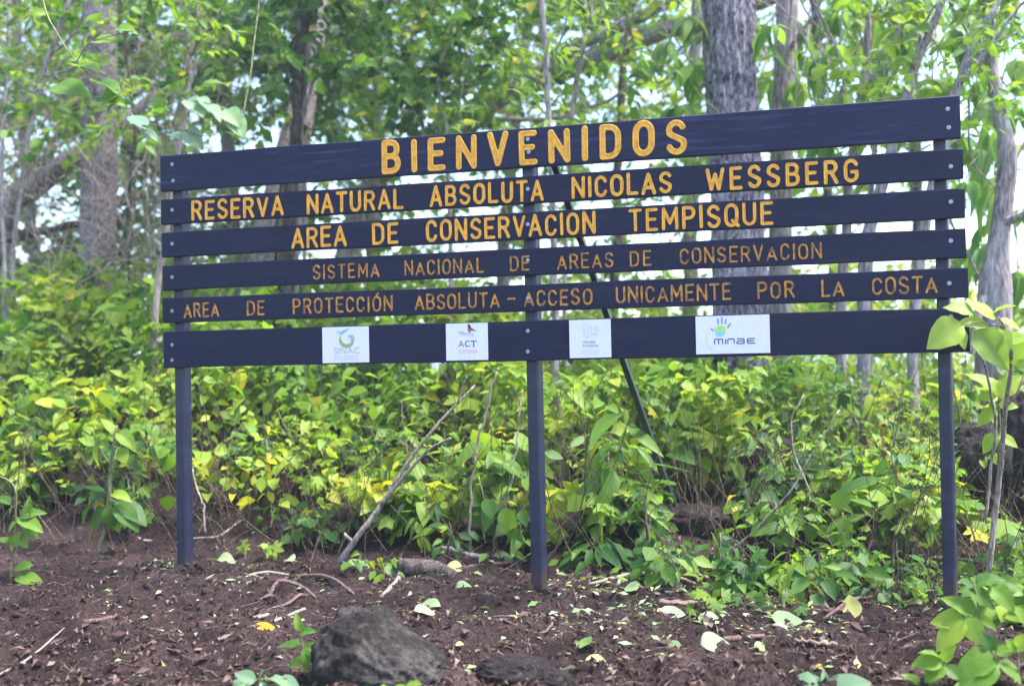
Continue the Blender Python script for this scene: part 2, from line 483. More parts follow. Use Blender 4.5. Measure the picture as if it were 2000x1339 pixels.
TM = {'ovate': leaf_grid(.55), 'broad': leaf_grid(.72, .22, .10), 'lance': leaf_grid(.30, .35, .14, 4), 'leaflet': leaf_grid(.46, .12, .12, 2),
      'heart': leaf_grid(.86, .2, .08, 4, 1, 0, .30), 'lobed': leaf_lobed(), 'droop': leaf_grid(.36, .5, .12, 5, 1, .01), 'fine': leaf_grid(.58, .28, .10, 9, 3, .012),
      'fine_wide': leaf_grid(.74, .2, .08, 9, 3, .014, .38), 'scrap': leaf_grid(.7, .3, .5, 2, 1, 0, .5, False)}
def basis(D, Nn):
    D = unit(D); X = unit(np.cross(D, Nn)); Z = np.cross(X, D)
    return X, D, Z
LEAFMESH = {}
def leaf_mesh(kind, mat):
    k = (kind, mat)
    if k not in LEAFMESH:
        V, Fc, U = TM[kind]
        LEAFMESH[k] = mesh_of('leaf_' + kind, V, Fc, M[mat], True, None, U)
    return LEAFMESH[k]
LEAF_COUNT = [0]
def off_of(parent):
    off = np.zeros(3); p = parent
    while p is not None: off += np.array(p.location); p = p.parent
    return off
def foliage(parent, P, D, Nn, S, T, kind='ovate', mat='leaf', n_obj=0, name='foliage', loc=None):
    """the n_obj leaves nearest to the camera become parts of their own, the rest one part of kind stuff"""
    P = np.asarray(P, float); S = np.asarray(S, float); T = np.asarray(T, float)
    X, Y, Z = basis(D, Nn)
    X = X * RNG.uniform(.72, 1.22, (len(P), 1)); Z = Z * RNG.uniform(.2, 2.6, (len(P), 1))
    order = np.argsort(np.linalg.norm(P - CAM, axis=1) / S)
    if n_obj:
        off = off_of(parent); me = leaf_mesh(kind, mat)
        for i in order[:n_obj]:
            o = bpy.data.objects.new('leaf', me)
            m = Matrix(((X[i][0] * S[i], Y[i][0] * S[i], Z[i][0] * S[i], P[i][0] - off[0]), (X[i][1] * S[i], Y[i][1] * S[i], Z[i][1] * S[i], P[i][1] - off[1]), (X[i][2] * S[i], Y[i][2] * S[i], Z[i][2] * S[i], P[i][2] - off[2]), (0, 0, 0, 1)))
            o.matrix_local = m
            o.color = (1, 1, 1 - float(T[i]), 1)
            put(o, parent); LEAF_COUNT[0] += 1
    r = order[n_obj:]
    if len(r) == 0: return None
    V, Fc, U = TM[kind]
    W = P[r][:, None] + S[r][:, None, None] * (V[None, :, 0:1] * X[r][:, None] + V[None, :, 1:2] * Y[r][:, None] + V[None, :, 2:3] * Z[r][:, None])
    FF = (Fc[None] + (np.arange(len(r)) * len(V))[:, None, None]).reshape(-1, Fc.shape[1])
    A = np.repeat(T[r], len(V))
    W = W.reshape(-1, 3)
    if parent is not None: W = W - off_of(parent)
    me = mesh_of(name, W, FF, M[mat], True, A)
    o = bpy.data.objects.new(name, me); put(o, parent); o['kind'] = 'stuff'
    return o
def rv(n, z=1.0):
    v = RNG.normal(size=(n, 3)); v[:, 2] *= z; return unit(v)

def sprays(C, n_leaf, length, size, tint, droop=.35, flat_=.6, jit=.25, aim=None):
    """leafy twigs: C = start points; returns leaf arrays and twig polylines"""
    n = len(C)
    d = rv(n, .45)
    if aim is not None: d = unit(d + aim)
    L = length * RNG.uniform(.6, 1.3, n)
    k = n_leaf
    t = np.linspace(.12, 1, k)[None] + RNG.uniform(-.03, .03, (n, k))
    P = C[:, None] + d[:, None] * (L[:, None] * t)[..., None]
    P[..., 2] -= droop * L[:, None] * t ** 2
    side = unit(np.cross(d, np.array([0, 0, 1.0])))
    sg = np.where(np.arange(k) % 2 == 0, 1, -1)[None, :, None]
    D = unit(side[:, None] * sg + d[:, None] * .7 + RNG.normal(size=(n, k, 3)) * jit + np.array([0, 0, -.35]))
    Nn = unit(np.array([0, 0, 1.0]) * flat_ + RNG.normal(size=(n, k, 3)) * .45 + np.array([0, -.25, 0]))
    S = size * RNG.uniform(.55, 1.25, (n, k))
    T = np.clip(np.asarray(tint)[:, None] + RNG.normal(size=(n, k)) * .10, 0, .94)
    T = np.where(RNG.random((n, k)) < .010, .93, T)
    tw = [np.array([C[i], C[i] + d[i] * L[i] * .5 - [0, 0, droop * L[i] * .25], C[i] + d[i] * L[i] - [0, 0, droop * L[i]]]) for i in range(n)]
    return P.reshape(-1, 3), D.reshape(-1, 3), Nn.reshape(-1, 3), S.ravel(), T.ravel(), tw
def twigs_bag(tw, r=.004):
    b = Bag()
    for p in tw:
        V, Fc = tube(p, [r, r * .8, r * .4], 3, False); b.add(V, Fc)
    return b

# ================================================================== THE SIGN
ZS = [(2.5129, 2.298), (2.2476, 2.0987), (2.051, 1.9032), (1.853, 1.7065), (1.6571, 1.5101), (1.4603, 1.2429)]
XE = [(-.006, 4.475), (-.004, 4.482), (-.002, 4.485), (.002, 4.485), (0, 4.490), (.004, 4.490)]
sign = thing('entrance_sign', 'large dark navy slatted wooden welcome sign with yellow carved lettering on three posts', 'sign', (2.24, 0, 0))
PY0, PY1 = 0.0, 0.032                         # front and back of the planks
def plank_mesh(x0, x1, z0, z1, seed):
    n = 60; xs = np.linspace(x0, x1, n + 1); c = .004
    V = []; Fc = []
    for i, x in enumerate(xs):
        a = .0022 * (vnoise(np.array([x * 2.2]), np.array([seed * 3.0]))[0] - .5) * 2; b = .0022 * (vnoise(np.array([x * 2.5]), np.array([seed * 5.0 + 9]))[0] - .5) * 2
        w = .0015 * (vnoise(np.array([x * 1.1]), np.array([seed * 2.0 + 4]))[0] - .5)
        A, B = z0 + a, z1 + b
        for (y, z) in ((PY0 + c + w, A), (PY1, A), (PY1, B), (PY0 + c + w, B), (PY0 + w, B - c), (PY0 + w, A + c)):
            V.append((x, y, z))
        if i: 
            o = (i - 1) * 6
            for k in range(6): Fc.append((o + k, o + (k + 1) % 6, o + 6 + (k + 1) % 6, o + 6 + k))
    Fc.append(tuple(range(6))); e = n * 6; Fc.append(tuple(e + 5 - k for k in range(6)))
    return V, Fc
planks = []
for i in range(6):
    V, Fc = plank_mesh(XE[i][0], XE[i][1], ZS[i][1], ZS[i][0], i + 1)
    p = obj('plank', V, Fc, M['plank_worn'] if i == 0 else M['plank'], sign)
    p['label'] = ['top plank, wide and scuffed, carved BIENVENIDOS', 'second plank carved RESERVA NATURAL ABSOLUTA', 'third plank carved AREA DE CONSERVACION', 'fourth plank with thin carved lettering',
                  'fifth plank with thin carved lettering', 'bottom plank, wide, carrying four white plates'][i]
    planks.append(p)
# --- posts: square steel tubes, slightly turned
def post_mesh(x, zb, zt, w, turn, lean=0):
    h = w / 2; c = .008
    pr = [(-h + c, -h), (h - c, -h), (h, -h + c), (h, h - c), (h - c, h), (-h + c, h), (-h, h - c), (-h, -h + c)]
    ca, sa = math.cos(turn), math.sin(turn)
    V = []
    for z, dx in ((zb, lean), (zt, 0)):
        for a, b in pr: V.append((x + dx + a * ca - b * sa, PY1 + .004 + h * 1.18 + a * sa + b * ca, z))
    Fc = [(k, (k + 1) % 8, 8 + (k + 1) % 8, 8 + k) for k in range(8)] + [tuple(range(7, -1, -1)), tuple(range(8, 16))]
    return V, Fc
post_x = []
for (pxl, pyl, pxr, zt, tr) in ((335.5, 900, 371, 2.47, -.14), (1026, 900, 1060.5, 2.46, -.20), (1839.5, 900, 1870, 2.47, -.30)):
    a = at(pxl, pyl, .05)[0]; b = at(pxr, pyl, .05)[0]
    vt = abs(tr) + math.atan2(CAM[0] - a, -CAM[1])          # angle at which the camera meets the turned tube
    w = (b - a) * math.cos(math.atan2(CAM[0] - a, -CAM[1])) / (math.cos(vt) + abs(math.sin(vt)))
    x = (a + b) / 2; post_x.append(x)
    lean = {335.5: .006, 1026: .012, 1839.5: -.012}[pxl]
    V, Fc = post_mesh(x, -.35, zt, w, tr, lean)
    obj('post', V, Fc, M['post'], sign)
# --- steel brace running back from the middle post
A = at(1068, 278, .16); Bp = at(1303, 948, 1.35)
Bp2 = A + (Bp - A) * 1.12
d = unit(Bp2 - A); sx = unit(np.cross(d, [0, 1, 0.3])); sy = np.cross(sx, d)
V = []
for P in (A, Bp2):
    for a, b in ((-1, -1), (1, -1), (1, 1), (-1, 1)): V.append(P + sx * a * .017 + sy * b * .024)
obj('brace', V, [(0, 1, 5, 4), (1, 2, 6, 5), (2, 3, 7, 6), (3, 0, 4, 7), (3, 2, 1, 0), (4, 5, 6, 7)], M['brace'], sign)
# --- bolts with washer
def bolt(parent, x, z):
    b = Bag()
    V, Fc = tube([(x, -.0015, z), (x, -.0035, z)], [.011, .011], 10); b.add(V, Fc)
    V, Fc = tube([(x, -.003, z), (x, -.010, z)], [.0068, .0062], 6); b.add(V, Fc)
    b.build('bolt', M['steel'], parent)
for col, px in enumerate((336.5, 1031, 1853)):
    ys = [[(321,), (353,), (410,), (476,), (541,), (607,), (673,), (703,)],
          [(272,), (297,), (369,), (438,), (508,), (582,), (646,), (686,)],
          [(213,), (249,), (325,), (394,), (470,), (553,), (618,), (655,)]][col]
    idx = [0, 0, 1, 2, 3, 4, 5, 5]
    for q, (y,) in enumerate(ys):
        jx = [0, 2, 0, 0, 0, 0, 0, 0][q] + ([-2, -2, 4, 4, 4, 1, 4, 2][q] if col == 2 else 0)
        w = at(px + jx, y, -.001)
        z0, z1 = ZS[idx[q]][1] + .02, ZS[idx[q]][0] - .02
        bolt(planks[idx[q]], w[0], min(max(w[2], z0), z1))

# --- routed lettering: strokes in a unit-high cell
def arc(cx, cy, rx, ry, a0, a1, n=10):
    t = np.radians(np.linspace(a0, a1, n)); return [(cx + rx * math.cos(a), cy + ry * math.sin(a)) for a in t]
def round_o(w): return [[(w, .68)] + arc(w / 2, .68, w / 2, .32, 0, 180, 9)[1:] + arc(w / 2, .32, w / 2, .32, 180, 360, 9) + [(w, .68)]]
GL = {
 'A': (.60, [[(0, 0), (.30, 1), (.60, 0)], [(.10, .30), (.50, .30)]]),
 'B': (.52, [[(0, 0), (0, 1), (.28, 1)] + arc(.28, .76, .20, .24, 90, -90, 8)[1:], [(0, .52), (.28, .52)], [(.28, .52)] + arc(.29, .26, .23, .26, 90, -90, 8)[1:] + [(0, 0)]]),
 'C': (.50, [arc(.25, .70, .25, .30, 15, 180, 8) + arc(.25, .30, .25, .30, 180, 345, 8)]),
 'D': (.54, [[(0, 0), (0, 1), (.24, 1)] + arc(.24, .68, .30, .32, 90, 0, 6)[1:] + arc(.24, .32, .30, .32, 0, -90, 6) + [(0, 0)]]),
 'E': (.46, [[(.46, 1), (0, 1), (0, 0), (.46, 0)], [(0, .52), (.38, .52)]]),
 'G': (.54, [arc(.27, .70, .27, .30, 20, 180, 8) + arc(.27, .30, .27, .30, 180, 360, 8) + [(.54, .44), (.30, .44)]]),
 'I': (.04, [[(.02, 0), (.02, 1)]]),
 'L': (.44, [[(0, 1), (0, 0), (.44, 0)]]),
 'M': (.68, [[(0, 0), (.02, 1), (.34, .28), (.66, 1), (.68, 0)]]),
 'N': (.56, [[(0, 0), (0, 1), (.56, 0), (.56, 1)]]),
 'O': (.54, round_o(.54)),
 'P': (.50, [[(0, 0), (0, 1), (.27, 1)] + arc(.27, .74, .23, .26, 90, -90, 8)[1:] + [(0, .48)]]),
 'Q': (.54, round_o(.54) + [[(.32, .24), (.60, -.02)]]),
 'R': (.52, [[(0, 0), (0, 1), (.27, 1)] + arc(.27, .75, .23, .25, 90, -90, 8)[1:] + [(0, .50)], [(.27, .50), (.52, 0)]]),
 'S': (.50, [arc(.25, .74, .24, .26, 25, 200, 8) + [(.10, .58), (.38, .43)] + arc(.25, .26, .25, .26, 25, -160, 9)]),
 'T': (.52, [[(0, 1), (.52, 1)], [(.26, 1), (.26, 0)]]),
 'U': (.52, [[(0, 1), (0, .28)] + arc(.26, .27, .26, .27, 180, 360, 9) + [(.52, 1)]]),
 'V': (.56, [[(0, 1), (.28, 0), (.56, 1)]]),
 'W': (.78, [[(0, 1), (.20, 0), (.39, .75), (.58, 0), (.78, 1)]]),
 '-': (.30, [[(0, .5), (.30, .5)]]),
}
GL['Ó'] = (.54, round_o(.54) + [[(.26, 1.14), (.38, 1.26)]])
def letter_mesh(strokes, w):
    """solid letter from its strokes: cells inside the stroke width, rim vertices pulled onto the outline"""
    cell = w / (8 if w > .014 else 5.5)
    A = np.array([p for st in strokes for p in st[:-1]]); B = np.array([p for st in strokes for p in st[1:]])
    lo = np.minimum(A.min(0), B.min(0)) - w; hi = np.maximum(A.max(0), B.max(0)) + w
    nx_, nz_ = [int(math.ceil(v)) + 1 for v in (hi - lo) / cell]
    X_, Z_ = np.meshgrid(lo[0] + np.arange(nx_) * cell, lo[1] + np.arange(nz_) * cell); P = np.stack([X_, Z_], -1).reshape(-1, 1, 2)
    def sdf(P):
        AB = B - A; t = np.clip(((P - A) * AB).sum(-1) / np.maximum((AB ** 2).sum(-1), 1e-12), 0, 1)
        return np.linalg.norm(P - A - t[..., None] * AB, axis=-1).min(1)
    d = sdf(P); e = cell * .1
    G = np.stack([sdf(P + np.array([e, 0])) - sdf(P - np.array([e, 0])), sdf(P + np.array([0, e])) - sdf(P - np.array([0, e]))], -1) / (2 * e)
    Q = P[:, 0]; out = d > w / 2
    Q = np.where(out[:, None], Q - unit(G) * (d - w / 2)[:, None], Q)
    y = np.where(out, -.0003, -np.interp((w / 2 - d) / w, [0, .10, .24, .5], [.0003, .0036, .0018, .0016]))
    D2 = out.reshape(nz_, nx_)
    ins = ~(D2[:-1, :-1] & D2[1:, :-1] & D2[:-1, 1:] & D2[1:, 1:])
    jj_, ii_ = np.nonzero(ins); k = jj_ * nx_ + ii_
    Fc = np.stack([k, k + 1, k + nx_ + 1, k + nx_], 1)
    us, inv = np.unique(Fc, return_inverse=True)
    return np.stack([Q[us, 0], y[us], Q[us, 1]], 1), inv.reshape(Fc.shape)
def word(text, px0, px1, pi, f0, f1, stroke, mat):
    """text between two photograph columns on plank pi; f0, f1 = top and bottom as fractions of the plank height"""
    z1, z0 = ZS[pi]; zt = z1 - (z1 - z0) * f0; zb = z1 - (z1 - z0) * f1; h = zt - zb - stroke
    zm = (zt + zb) / 2; pyy = proj(np.array([2, 0, zm]))[1]
    def X(px):
        a, b = -1.0, 6.0
        for _ in range(40):
            m = (a + b) / 2
            if proj(np.array([m, 0, zm]))[0] < px: a = m
            else: b = m
        return a
    xa, xb = X(px0) + stroke / 2, X(px1) - stroke / 2
    ws = [GL[c][0] for c in text]
    if len(text) > 1:
        nat = sum(ws) * h; gap = ((xb - xa) - nat) / (len(text) - 1)
        sc = 1.0
        lo = .16 * h + stroke
        if gap < lo: sc = ((xb - xa) - lo * (len(text) - 1)) / nat; gap = lo
        hi = .55 * h + stroke
        if gap > hi: sc = ((xb - xa) - hi * (len(text) - 1)) / nat; gap = hi
    else: sc = (xb - xa) / (ws[0] * h); gap = 0
    x = xa
    for c, w_ in zip(text, ws):
        jz = random.uniform(-.02, .02) * h; sk = random.uniform(-.015, .015); js = random.uniform(.97, 1.03)
        hh = h * (0.86 if (c == 'A' and stroke < .016) else 1.0)
        st = [[(x + px_ * h * sc + sk * py_ * h, zb + stroke / 2 + jz + py_ * hh * js) for px_, py_ in q_] for q_ in GL[c][1]]
        V, Fc = letter_mesh(st, stroke * random.uniform(.93, 1.06))
        obj('letter', V, Fc, M[mat], planks[pi])
        x += w_ * h * sc + gap
word('BIENVENIDOS', 745, 1342, 0, .06, .95, .0345, 'yellow')
for t, a, b in (('RESERVA', 374, 554), ('NATURAL', 599, 788), ('ABSOLUTA', 839, 1062), ('NICOLAS', 1116, 1312), ('WESSBERG', 1378, 1677)): word(t, a, b, 1, .13, .93, .0180, 'yellow')
for t, a, b in (('AREA', 569, 677), ('DE', 727, 778), ('CONSERVACION', 832, 1163), ('TEMPISQUE', 1228, 1510)): word(t, a, b, 2, .10, .92, .0172, 'yellow')
for t, a, b in (('SISTEMA', 611, 741), ('NACIONAL', 790, 945), ('DE', 996, 1034), ('AREAS', 1088, 1198), ('DE', 1230, 1272), ('CONSERVACION', 1328, 1605)): word(t, a, b, 3, .26, .83, .0098, 'yellow_thin')
for t, a, b in (('AREA', 359, 428), ('DE', 482, 517), ('PROTECCIÓN', 572, 767), ('ABSOLUTA', 810, 976), ('-', 991, 1007), ('ACCESO', 1023, 1157), ('UNICAMENTE', 1203, 1428), ('POR', 1479, 1552), ('LA', 1604, 1649), ('COSTA', 1703, 1831)):
    word(t, a, b, 4, .22, .82, .0108, 'yellow_thin')

# --- four printed plates on the bottom plank
def plate(px0, px1, f0, f1, label):
    z1, z0 = ZS[5]; zt = z1 - (z1 - z0) * f0; zb = z1 - (z1 - z0) * f1
    a = at(px0, 670, -.003)[0]; b = at(px1, 670, -.003)[0]
    V, Fc = box((a, -.0052, zb), (b, -.0018, zt))
    p = obj('logo_plate', V, Fc, M['plate'], sign); p['label'] = label
    return p, a, b, zb, zt
LAY = [0]
def shape(p, pts, mat, name='emblem', th=.0004):
    """flat printed shape just in front of the plate; pts in metres (x,z)"""
    LAY[0] = (LAY[0] + 1) % 6
    y = -.0052 - .0003 - .00012 * LAY[0]
    n = len(pts)
    V = [(a, y, b) for a, b in pts]
    return obj(name, V, [tuple(range(n))], M[mat], p)
def stroke_shape(p, lines, w, mat, name='emblem'):
    b = Bag(); LAY[0] = (LAY[0] + 1) % 6; y = -.0052 - .0003 - .00012 * LAY[0]
    for k, pts in enumerate(lines):
        P = np.array(pts, float); T = unit(np.gradient(P, axis=0)); Nr = np.stack([-T[:, 1], T[:, 0]], 1)
        ww = np.broadcast_to(np.asarray(w, float), (len(P),))[:, None]
        L_, R_ = P + Nr * ww / 2, P - Nr * ww / 2
        V = np.array([(q[0], y - .00001 * k, q[1]) for pair in zip(L_, R_) for q in pair])
        b.add(V, np.array([(2 * i, 2 * i + 1, 2 * i + 3, 2 * i + 2) for i in range(len(P) - 1)]))
    return b.build(name, M[mat], p)
def print_text(p, text, x0, x1, z0, z1, mat, font_bold=.0, name='lettering', thin=False):
    """flat print from the built-in font fitted to a box"""
    cu = bpy.data.curves.new('print', 'FONT'); cu.body = text; cu.size = 1; cu.offset = font_bold; cu.resolution_u = 3
    to = bpy.data.objects.new('print', cu); COL.objects.link(to)
    dg = bpy.context.evaluated_depsgraph_get(); dg.update()
    me = bpy.data.meshes.new_from_object(to.evaluated_get(dg))
    bpy.data.objects.remove(to)
    V = np.array([v.co[:] for v in me.vertices]); Fc = [tuple(f.vertices) for f in me.polygons]
    lo, hi = V.min(0), V.max(0)
    LAY[0] = (LAY[0] + 1) % 6; y = -.0052 - .0003 - .00012 * LAY[0]
    W = np.stack([x0 + (V[:, 0] - lo[0]) / (hi[0] - lo[0]) * (x1 - x0), np.full(len(V), y), z0 + (V[:, 1] - lo[1]) / (hi[1] - lo[1]) * (z1 - z0)], 1)
    bpy.data.meshes.remove(me)
    return obj(name, W, Fc, M[mat], p)
def ell(cx, cz, rx, rz, n=20, a0=0, a1=360): return [(cx + rx * math.cos(t), cz + rz * math.sin(t)) for t in np.radians(np.linspace(a0, a1, n, endpoint=(a1 - a0) < 360))]
# plate 1: SINAC with a green ring and a teal swoosh
p, a, b, zb, zt = plate(630, 720.5, .02, .96, 'white plate printed SINAC under a green ring')
w, h = b - a, zt - zb
u = lambda x, z: (a + x * w, zb + z * h)
cx, cz = u(.53, .66); r = h * .20
stroke_shape(p, [[(cx + r * math.cos(t), cz + r * math.sin(t)) for t in np.radians(np.linspace(150, 395, 18))]], [.004, .008, .012, .016, .019, .021, .022, .023, .023, .023, .021, .019, .016, .013, .010, .008, .006, .004], 'p_olive')
shape(p, ell(cx + r * .55, cz + r * .35, r * .42, r * .22, 10), 'p_greyg'); shape(p, ell(cx + r * .75, cz - r * .2, r * .2, r * .32, 10), 'p_greyg')
shape(p, [u(.33, .78), u(.44, .90), u(.62, .97), u(.50, .86), u(.44, .80)], 'p_teal')
shape(p, [u(.40, .83), u(.30, .86), u(.36, .90)], 'p_teal')
print_text(p, 'SINAC', *(u(.25, 0)[0], u(.80, 0)[0]), u(0, .24)[1], u(0, .43)[1], 'p_greyg')
for k in range(2): stroke_shape(p, [[u(.26 + .065 * j, .17 - .07 * k), u(.30 + .065 * j, .17 - .07 * k)] for j in range(8)], .006, 'p_greyblue', 'small_print')
# plate 2: ACT with a black and red bird over a grey branch
p, a, b, zb, zt = plate(871.5, 953, .02, .96, 'white plate printed ACT below a small bird')
w, h = b - a, zt - zb
shape(p, [u(.53, 1.0 - .02), u(.58, .96), u(.62, .86), (u(.74, .78)), u(.62, .80), u(.58, .74), u(.53, .82)], 'p_black', 'bird_print')
shape(p, ell(*u(.57, .81), w * .045, h * .055, 12), 'p_red', 'bird_print')
stroke_shape(p, [[u(.30, .80), u(.40, .75), u(.52, .72), u(.68, .68)], [u(.32, .74), u(.44, .70), u(.60, .73)], [u(.40, .78), u(.46, .68)], [u(.36, .72), u(.33, .79)]], .005, 'p_greyblue', 'branch_print')
stroke_shape(p, [[u(.52, .66), u(.62, .64), u(.70, .68)]], .004, 'p_palegreen', 'branch_print')
x = .30
tw = [(.30, .42), (.46, .58), (.62, .74)]
z0_, z1_ = .36, .53
print_text(p, 'A', u(.30, 0)[0], u(.43, 0)[0], u(0, z0_)[1], u(0, z1_)[1], 'p_dark')
print_text(p, 'C', u(.45, 0)[0], u(.57, 0)[0], u(0, z0_)[1], u(0, z1_)[1], 'p_dark', .012)
print_text(p, 'T', u(.60, 0)[0], u(.73, 0)[0], u(0, z0_)[1], u(0, z1_)[1], 'p_dark', .012)
stroke_shape(p, [[u(.60, z1_ - .01), u(.60, z1_ - .05)], [u(.73, z1_ - .01), u(.73, z1_ - .05)], [u(.64, z0_ + .004), u(.69, z0_ + .004)]], .0022, 'p_dark', 'serif')
for k, zz in enumerate((.27, .21)): stroke_shape(p, [[u(.30 + .05 * j, zz), u(.335 + .05 * j, zz)] for j in range(9)], .007, 'p_pink', 'small_print')
stroke_shape(p, [[u(.32 + .12 * j, .02), u(.32 + .12 * j, .14)] for j in range(4)], .0015, 'p_greyblue', 'small_print')
# plate 3: pale tree-like emblem over two short words
p, a, b, zb, zt = plate(1112.5, 1193.5, .02, .96, 'white plate with a faint pale green emblem and small print')
w, h = b - a, zt - zb
stroke_shape(p, [[u(.42, .90), u(.46, .96), u(.53, .95), u(.57, .90)]], .004, 'p_paleyellow')
stroke_shape(p, [[u(.36, .80), u(.35, .90), u(.41, .93)], [u(.46, .60), u(.43, .72), u(.48, .82), u(.45, .88)], [u(.34, .58), u(.37, .70), u(.33, .78)], [u(.50, .57), u(.55, .66), u(.52, .75), u(.56, .84)], [u(.60, .58), u(.66, .68), u(.62, .78), u(.68, .85)], [u(.55, .60), u(.62, .62), u(.70, .58)], [u(.38, .56), u(.46, .54), u(.52, .58)], [u(.64, .70), u(.71, .72), u(.70, .80)]], .0042, 'p_palegreen')
print_text(p, 'Nicolás', u(.34, 0)[0], u(.63, 0)[0], u(0, .38)[1], u(0, .455)[1], 'p_brown', .01)
print_text(p, 'Wessberg', u(.31, 0)[0], u(.69, 0)[0], u(0, .27)[1], u(0, .355)[1], 'p_brown', .01)
for k, zz in enumerate((.20, .15, .10)): stroke_shape(p, [[u(.30 + .06 * j, zz), u(.345 + .06 * j, zz)] for j in range(7)], .0035, 'p_palegreen', 'small_print')
# plate 4: minae with a blue-green hand and a lime arc
p, a, b, zb, zt = plate(1359.5, 1504, .02, .93, 'wide white plate printed minae beside a blue and green hand')
w, h = b - a, zt - zb
shape(p, ell(*u(.335, .63), w * .078, h * .115, 18), 'p_lime', 'hand_print')
shape(p, ell(*u(.330, .53), w * .065, h * .075, 16), 'p_sky', 'hand_print')
stroke_shape(p, [[u(.31, .78), u(.305, .93)], [u(.36, .79), u(.362, .97)], [u(.405, .78), u(.415, .91)]], .0085, 'p_blue', 'hand_print')
stroke_shape(p, [[u(.435, .68), u(.475, .79)], [u(.245, .61), u(.205, .67)]], .010, 'p_blue', 'hand_print')
c4 = u(.36, .42)
R4 = h * .42
stroke_shape(p, [[(c4[0] + R4 * math.cos(t), c4[1] + R4 * .92 * math.sin(t)) for t in np.radians(np.linspace(160, 275, 16))]], [.0055] * 10 + [.004] * 6, 'p_limeline')
stroke_shape(p, [[(c4[0] + R4 * 1.02 * math.cos(t), c4[1] + R4 * .95 * math.sin(t)) for t in np.radians(np.linspace(275, 415, 18))]], .0018, 'p_limeline')
mn = []
def L4(x, parts):
    for q in parts: mn.append([u(x + q_[0] * .095, .255 + q_[1] * .135) for q_ in q])
L4(.255, [[(0, 0), (0, .9)], [(0, .95), (1.15, .95)], [(.58, 0), (.58, .9)], [(1.15, 0), (1.15, .9)]])
L4(.405, [[(0, 0), (0, .95)]])
L4(.435, [[(0, 0), (0, .9)], [(0, .95), (.9, .95)], [(.9, 0), (.9, .9)]])
L4(.560, [[(0, .95), (1.0, .95)], [(1.0, .9), (1.0, 0)], [(.05, .5), (1, .5)], [(0, 0), (0, .48)], [(.05, .04), (1, .04)]])
L4(.700, [[(.05, .95), (1.1, .95)], [(0, .04), (0, .95)], [(.05, .5), (.9, .5)], [(.05, .04), (1.1, .04)]])
stroke_shape(p, mn, .0058, 'p_dark', 'lettering')

# ================================================================== TREES
def px_path(pts, k=6):
    """(px, py, width in px, Y) rows -> smooth world polyline and radii"""
    W = []
    for (px, py, w, Y) in pts:
        p = at(px, py, Y); _, _, dp = proj(p); W.append((*p, w / 2 * dp / F))
    W = smooth_path(np.array(W), k); return W[:, :3], np.maximum(W[:, 3], .0012)
def limb(name, parent, pts, mat, n=8, k=6, wob=.0, s=1):
    P, R_ = px_path(pts, k)
    if wob: P[1:-1] = wobble(P, wob, s)[1:-1]
    V, Fc = tube(P, R_, n)
    return obj(name, V, Fc, M[mat], parent, True)
def rough_trunk(parent, pts, mat, deep=.018, ridges=26, s=0, n=96, dz=.03, flare=.0):
    """a close trunk: bark relief cut into a dense tube, its foot set into the slope"""
    P, R_ = px_path(pts, 10)
    L = np.concatenate([[0], np.cumsum(np.linalg.norm(np.diff(P, axis=0), axis=1))])
    m = int(L[-1] / dz); t = np.linspace(0, L[-1], m)
    P = np.stack([np.interp(t, L, P[:, k]) for k in range(3)], 1); R_ = np.interp(t, L, R_)
    V, Fc = tube(P, R_, n, False)
    V = V.reshape(m, n, 3); th = np.arange(n) / n
    TT, HH = np.meshgrid(th, t)
    wrp = .5 * (vnoise(HH * 1.3, TT * 0 + s, 3) - .5)
    a = np.minimum(np.abs(((TT + wrp * .12) * ridges) % 1 - .5) * 2, 1)
    brk = vnoise(TT * ridges * .9 + s, HH * 7, 5)
    fis = a ** .7 * .55 + .45 * brk
    big = vnoise(np.cos(TT * 2 * np.pi) * 1.6 + 5 + s, HH * .9 + np.sin(TT * 2 * np.pi) * 1.6, 8) - .5
    disp = deep * (fis - .5) + .035 * big * R_[:, None] / .2
    if flare:
        zz = np.clip(1 - np.abs(HH - 0) / .5, 0, 1) ** 2
        disp = disp + flare * zz * (1 + .5 * np.sin(TT * 2 * np.pi * 5 + s))
    C = P[:, None]; Dn = unit(V - C)
    V = V + Dn * disp[..., None]
    return obj('trunk', V.reshape(-1, 3), Fc, M[mat], parent, True)
def foot(px, py, Y):
    """row for a trunk's lowest point: pushed down to just below the terrain at depth Y"""
    p = at(px, py, Y); return H(p[0], p[1]) - .12
def base_row(px, w, Y):
    lo, hi = 300, 1300
    for _ in range(30):
        m = (lo + hi) / 2; p = at(px, m, Y)
        if p[2] > H(p[0], p[1]) - .10: lo = m
        else: hi = m
    return (px, lo, w, Y)
def region(n, px, py, Y, gap=None, thin=0):
    """start points spread over a volume; gap = (scale, threshold) leaves holes"""
    k = n * 4
    a = RNG.uniform(*px, k); b = RNG.uniform(*py, k); y = RNG.uniform(*Y, k)
    C = np.array([at(i, j, q) for i, j, q in zip(a, b, y)])
    C = C[C[:, 2] > H(C[:, 0], C[:, 1]) + .2]
    if thin:
        pc, pr_, _ = proj(C); keep = RNG.random(len(C)) > thin * sst(200, 300, pr_) * (1 - sst(500, 570, pr_)) * (.12 + .88 * sst(240, 420, pc)); C = C[keep]
    if gap:
        g_ = vnoise(C[:, 0] * gap[0] + 40, C[:, 2] * gap[0] + 9, 61) * .6 + vnoise(C[:, 0] * gap[0] * 2.3, C[:, 2] * gap[0] * 2.3 + 9, 62) * .4
        C = C[g_ > gap[1]]
    return C[:n]
def tree(label, px, Y, group=None, name='tree', cat='tree'):
    r = base_row(px, 10, Y); p = at(r[0], r[1], Y)
    return thing(name, label, cat, p, group)
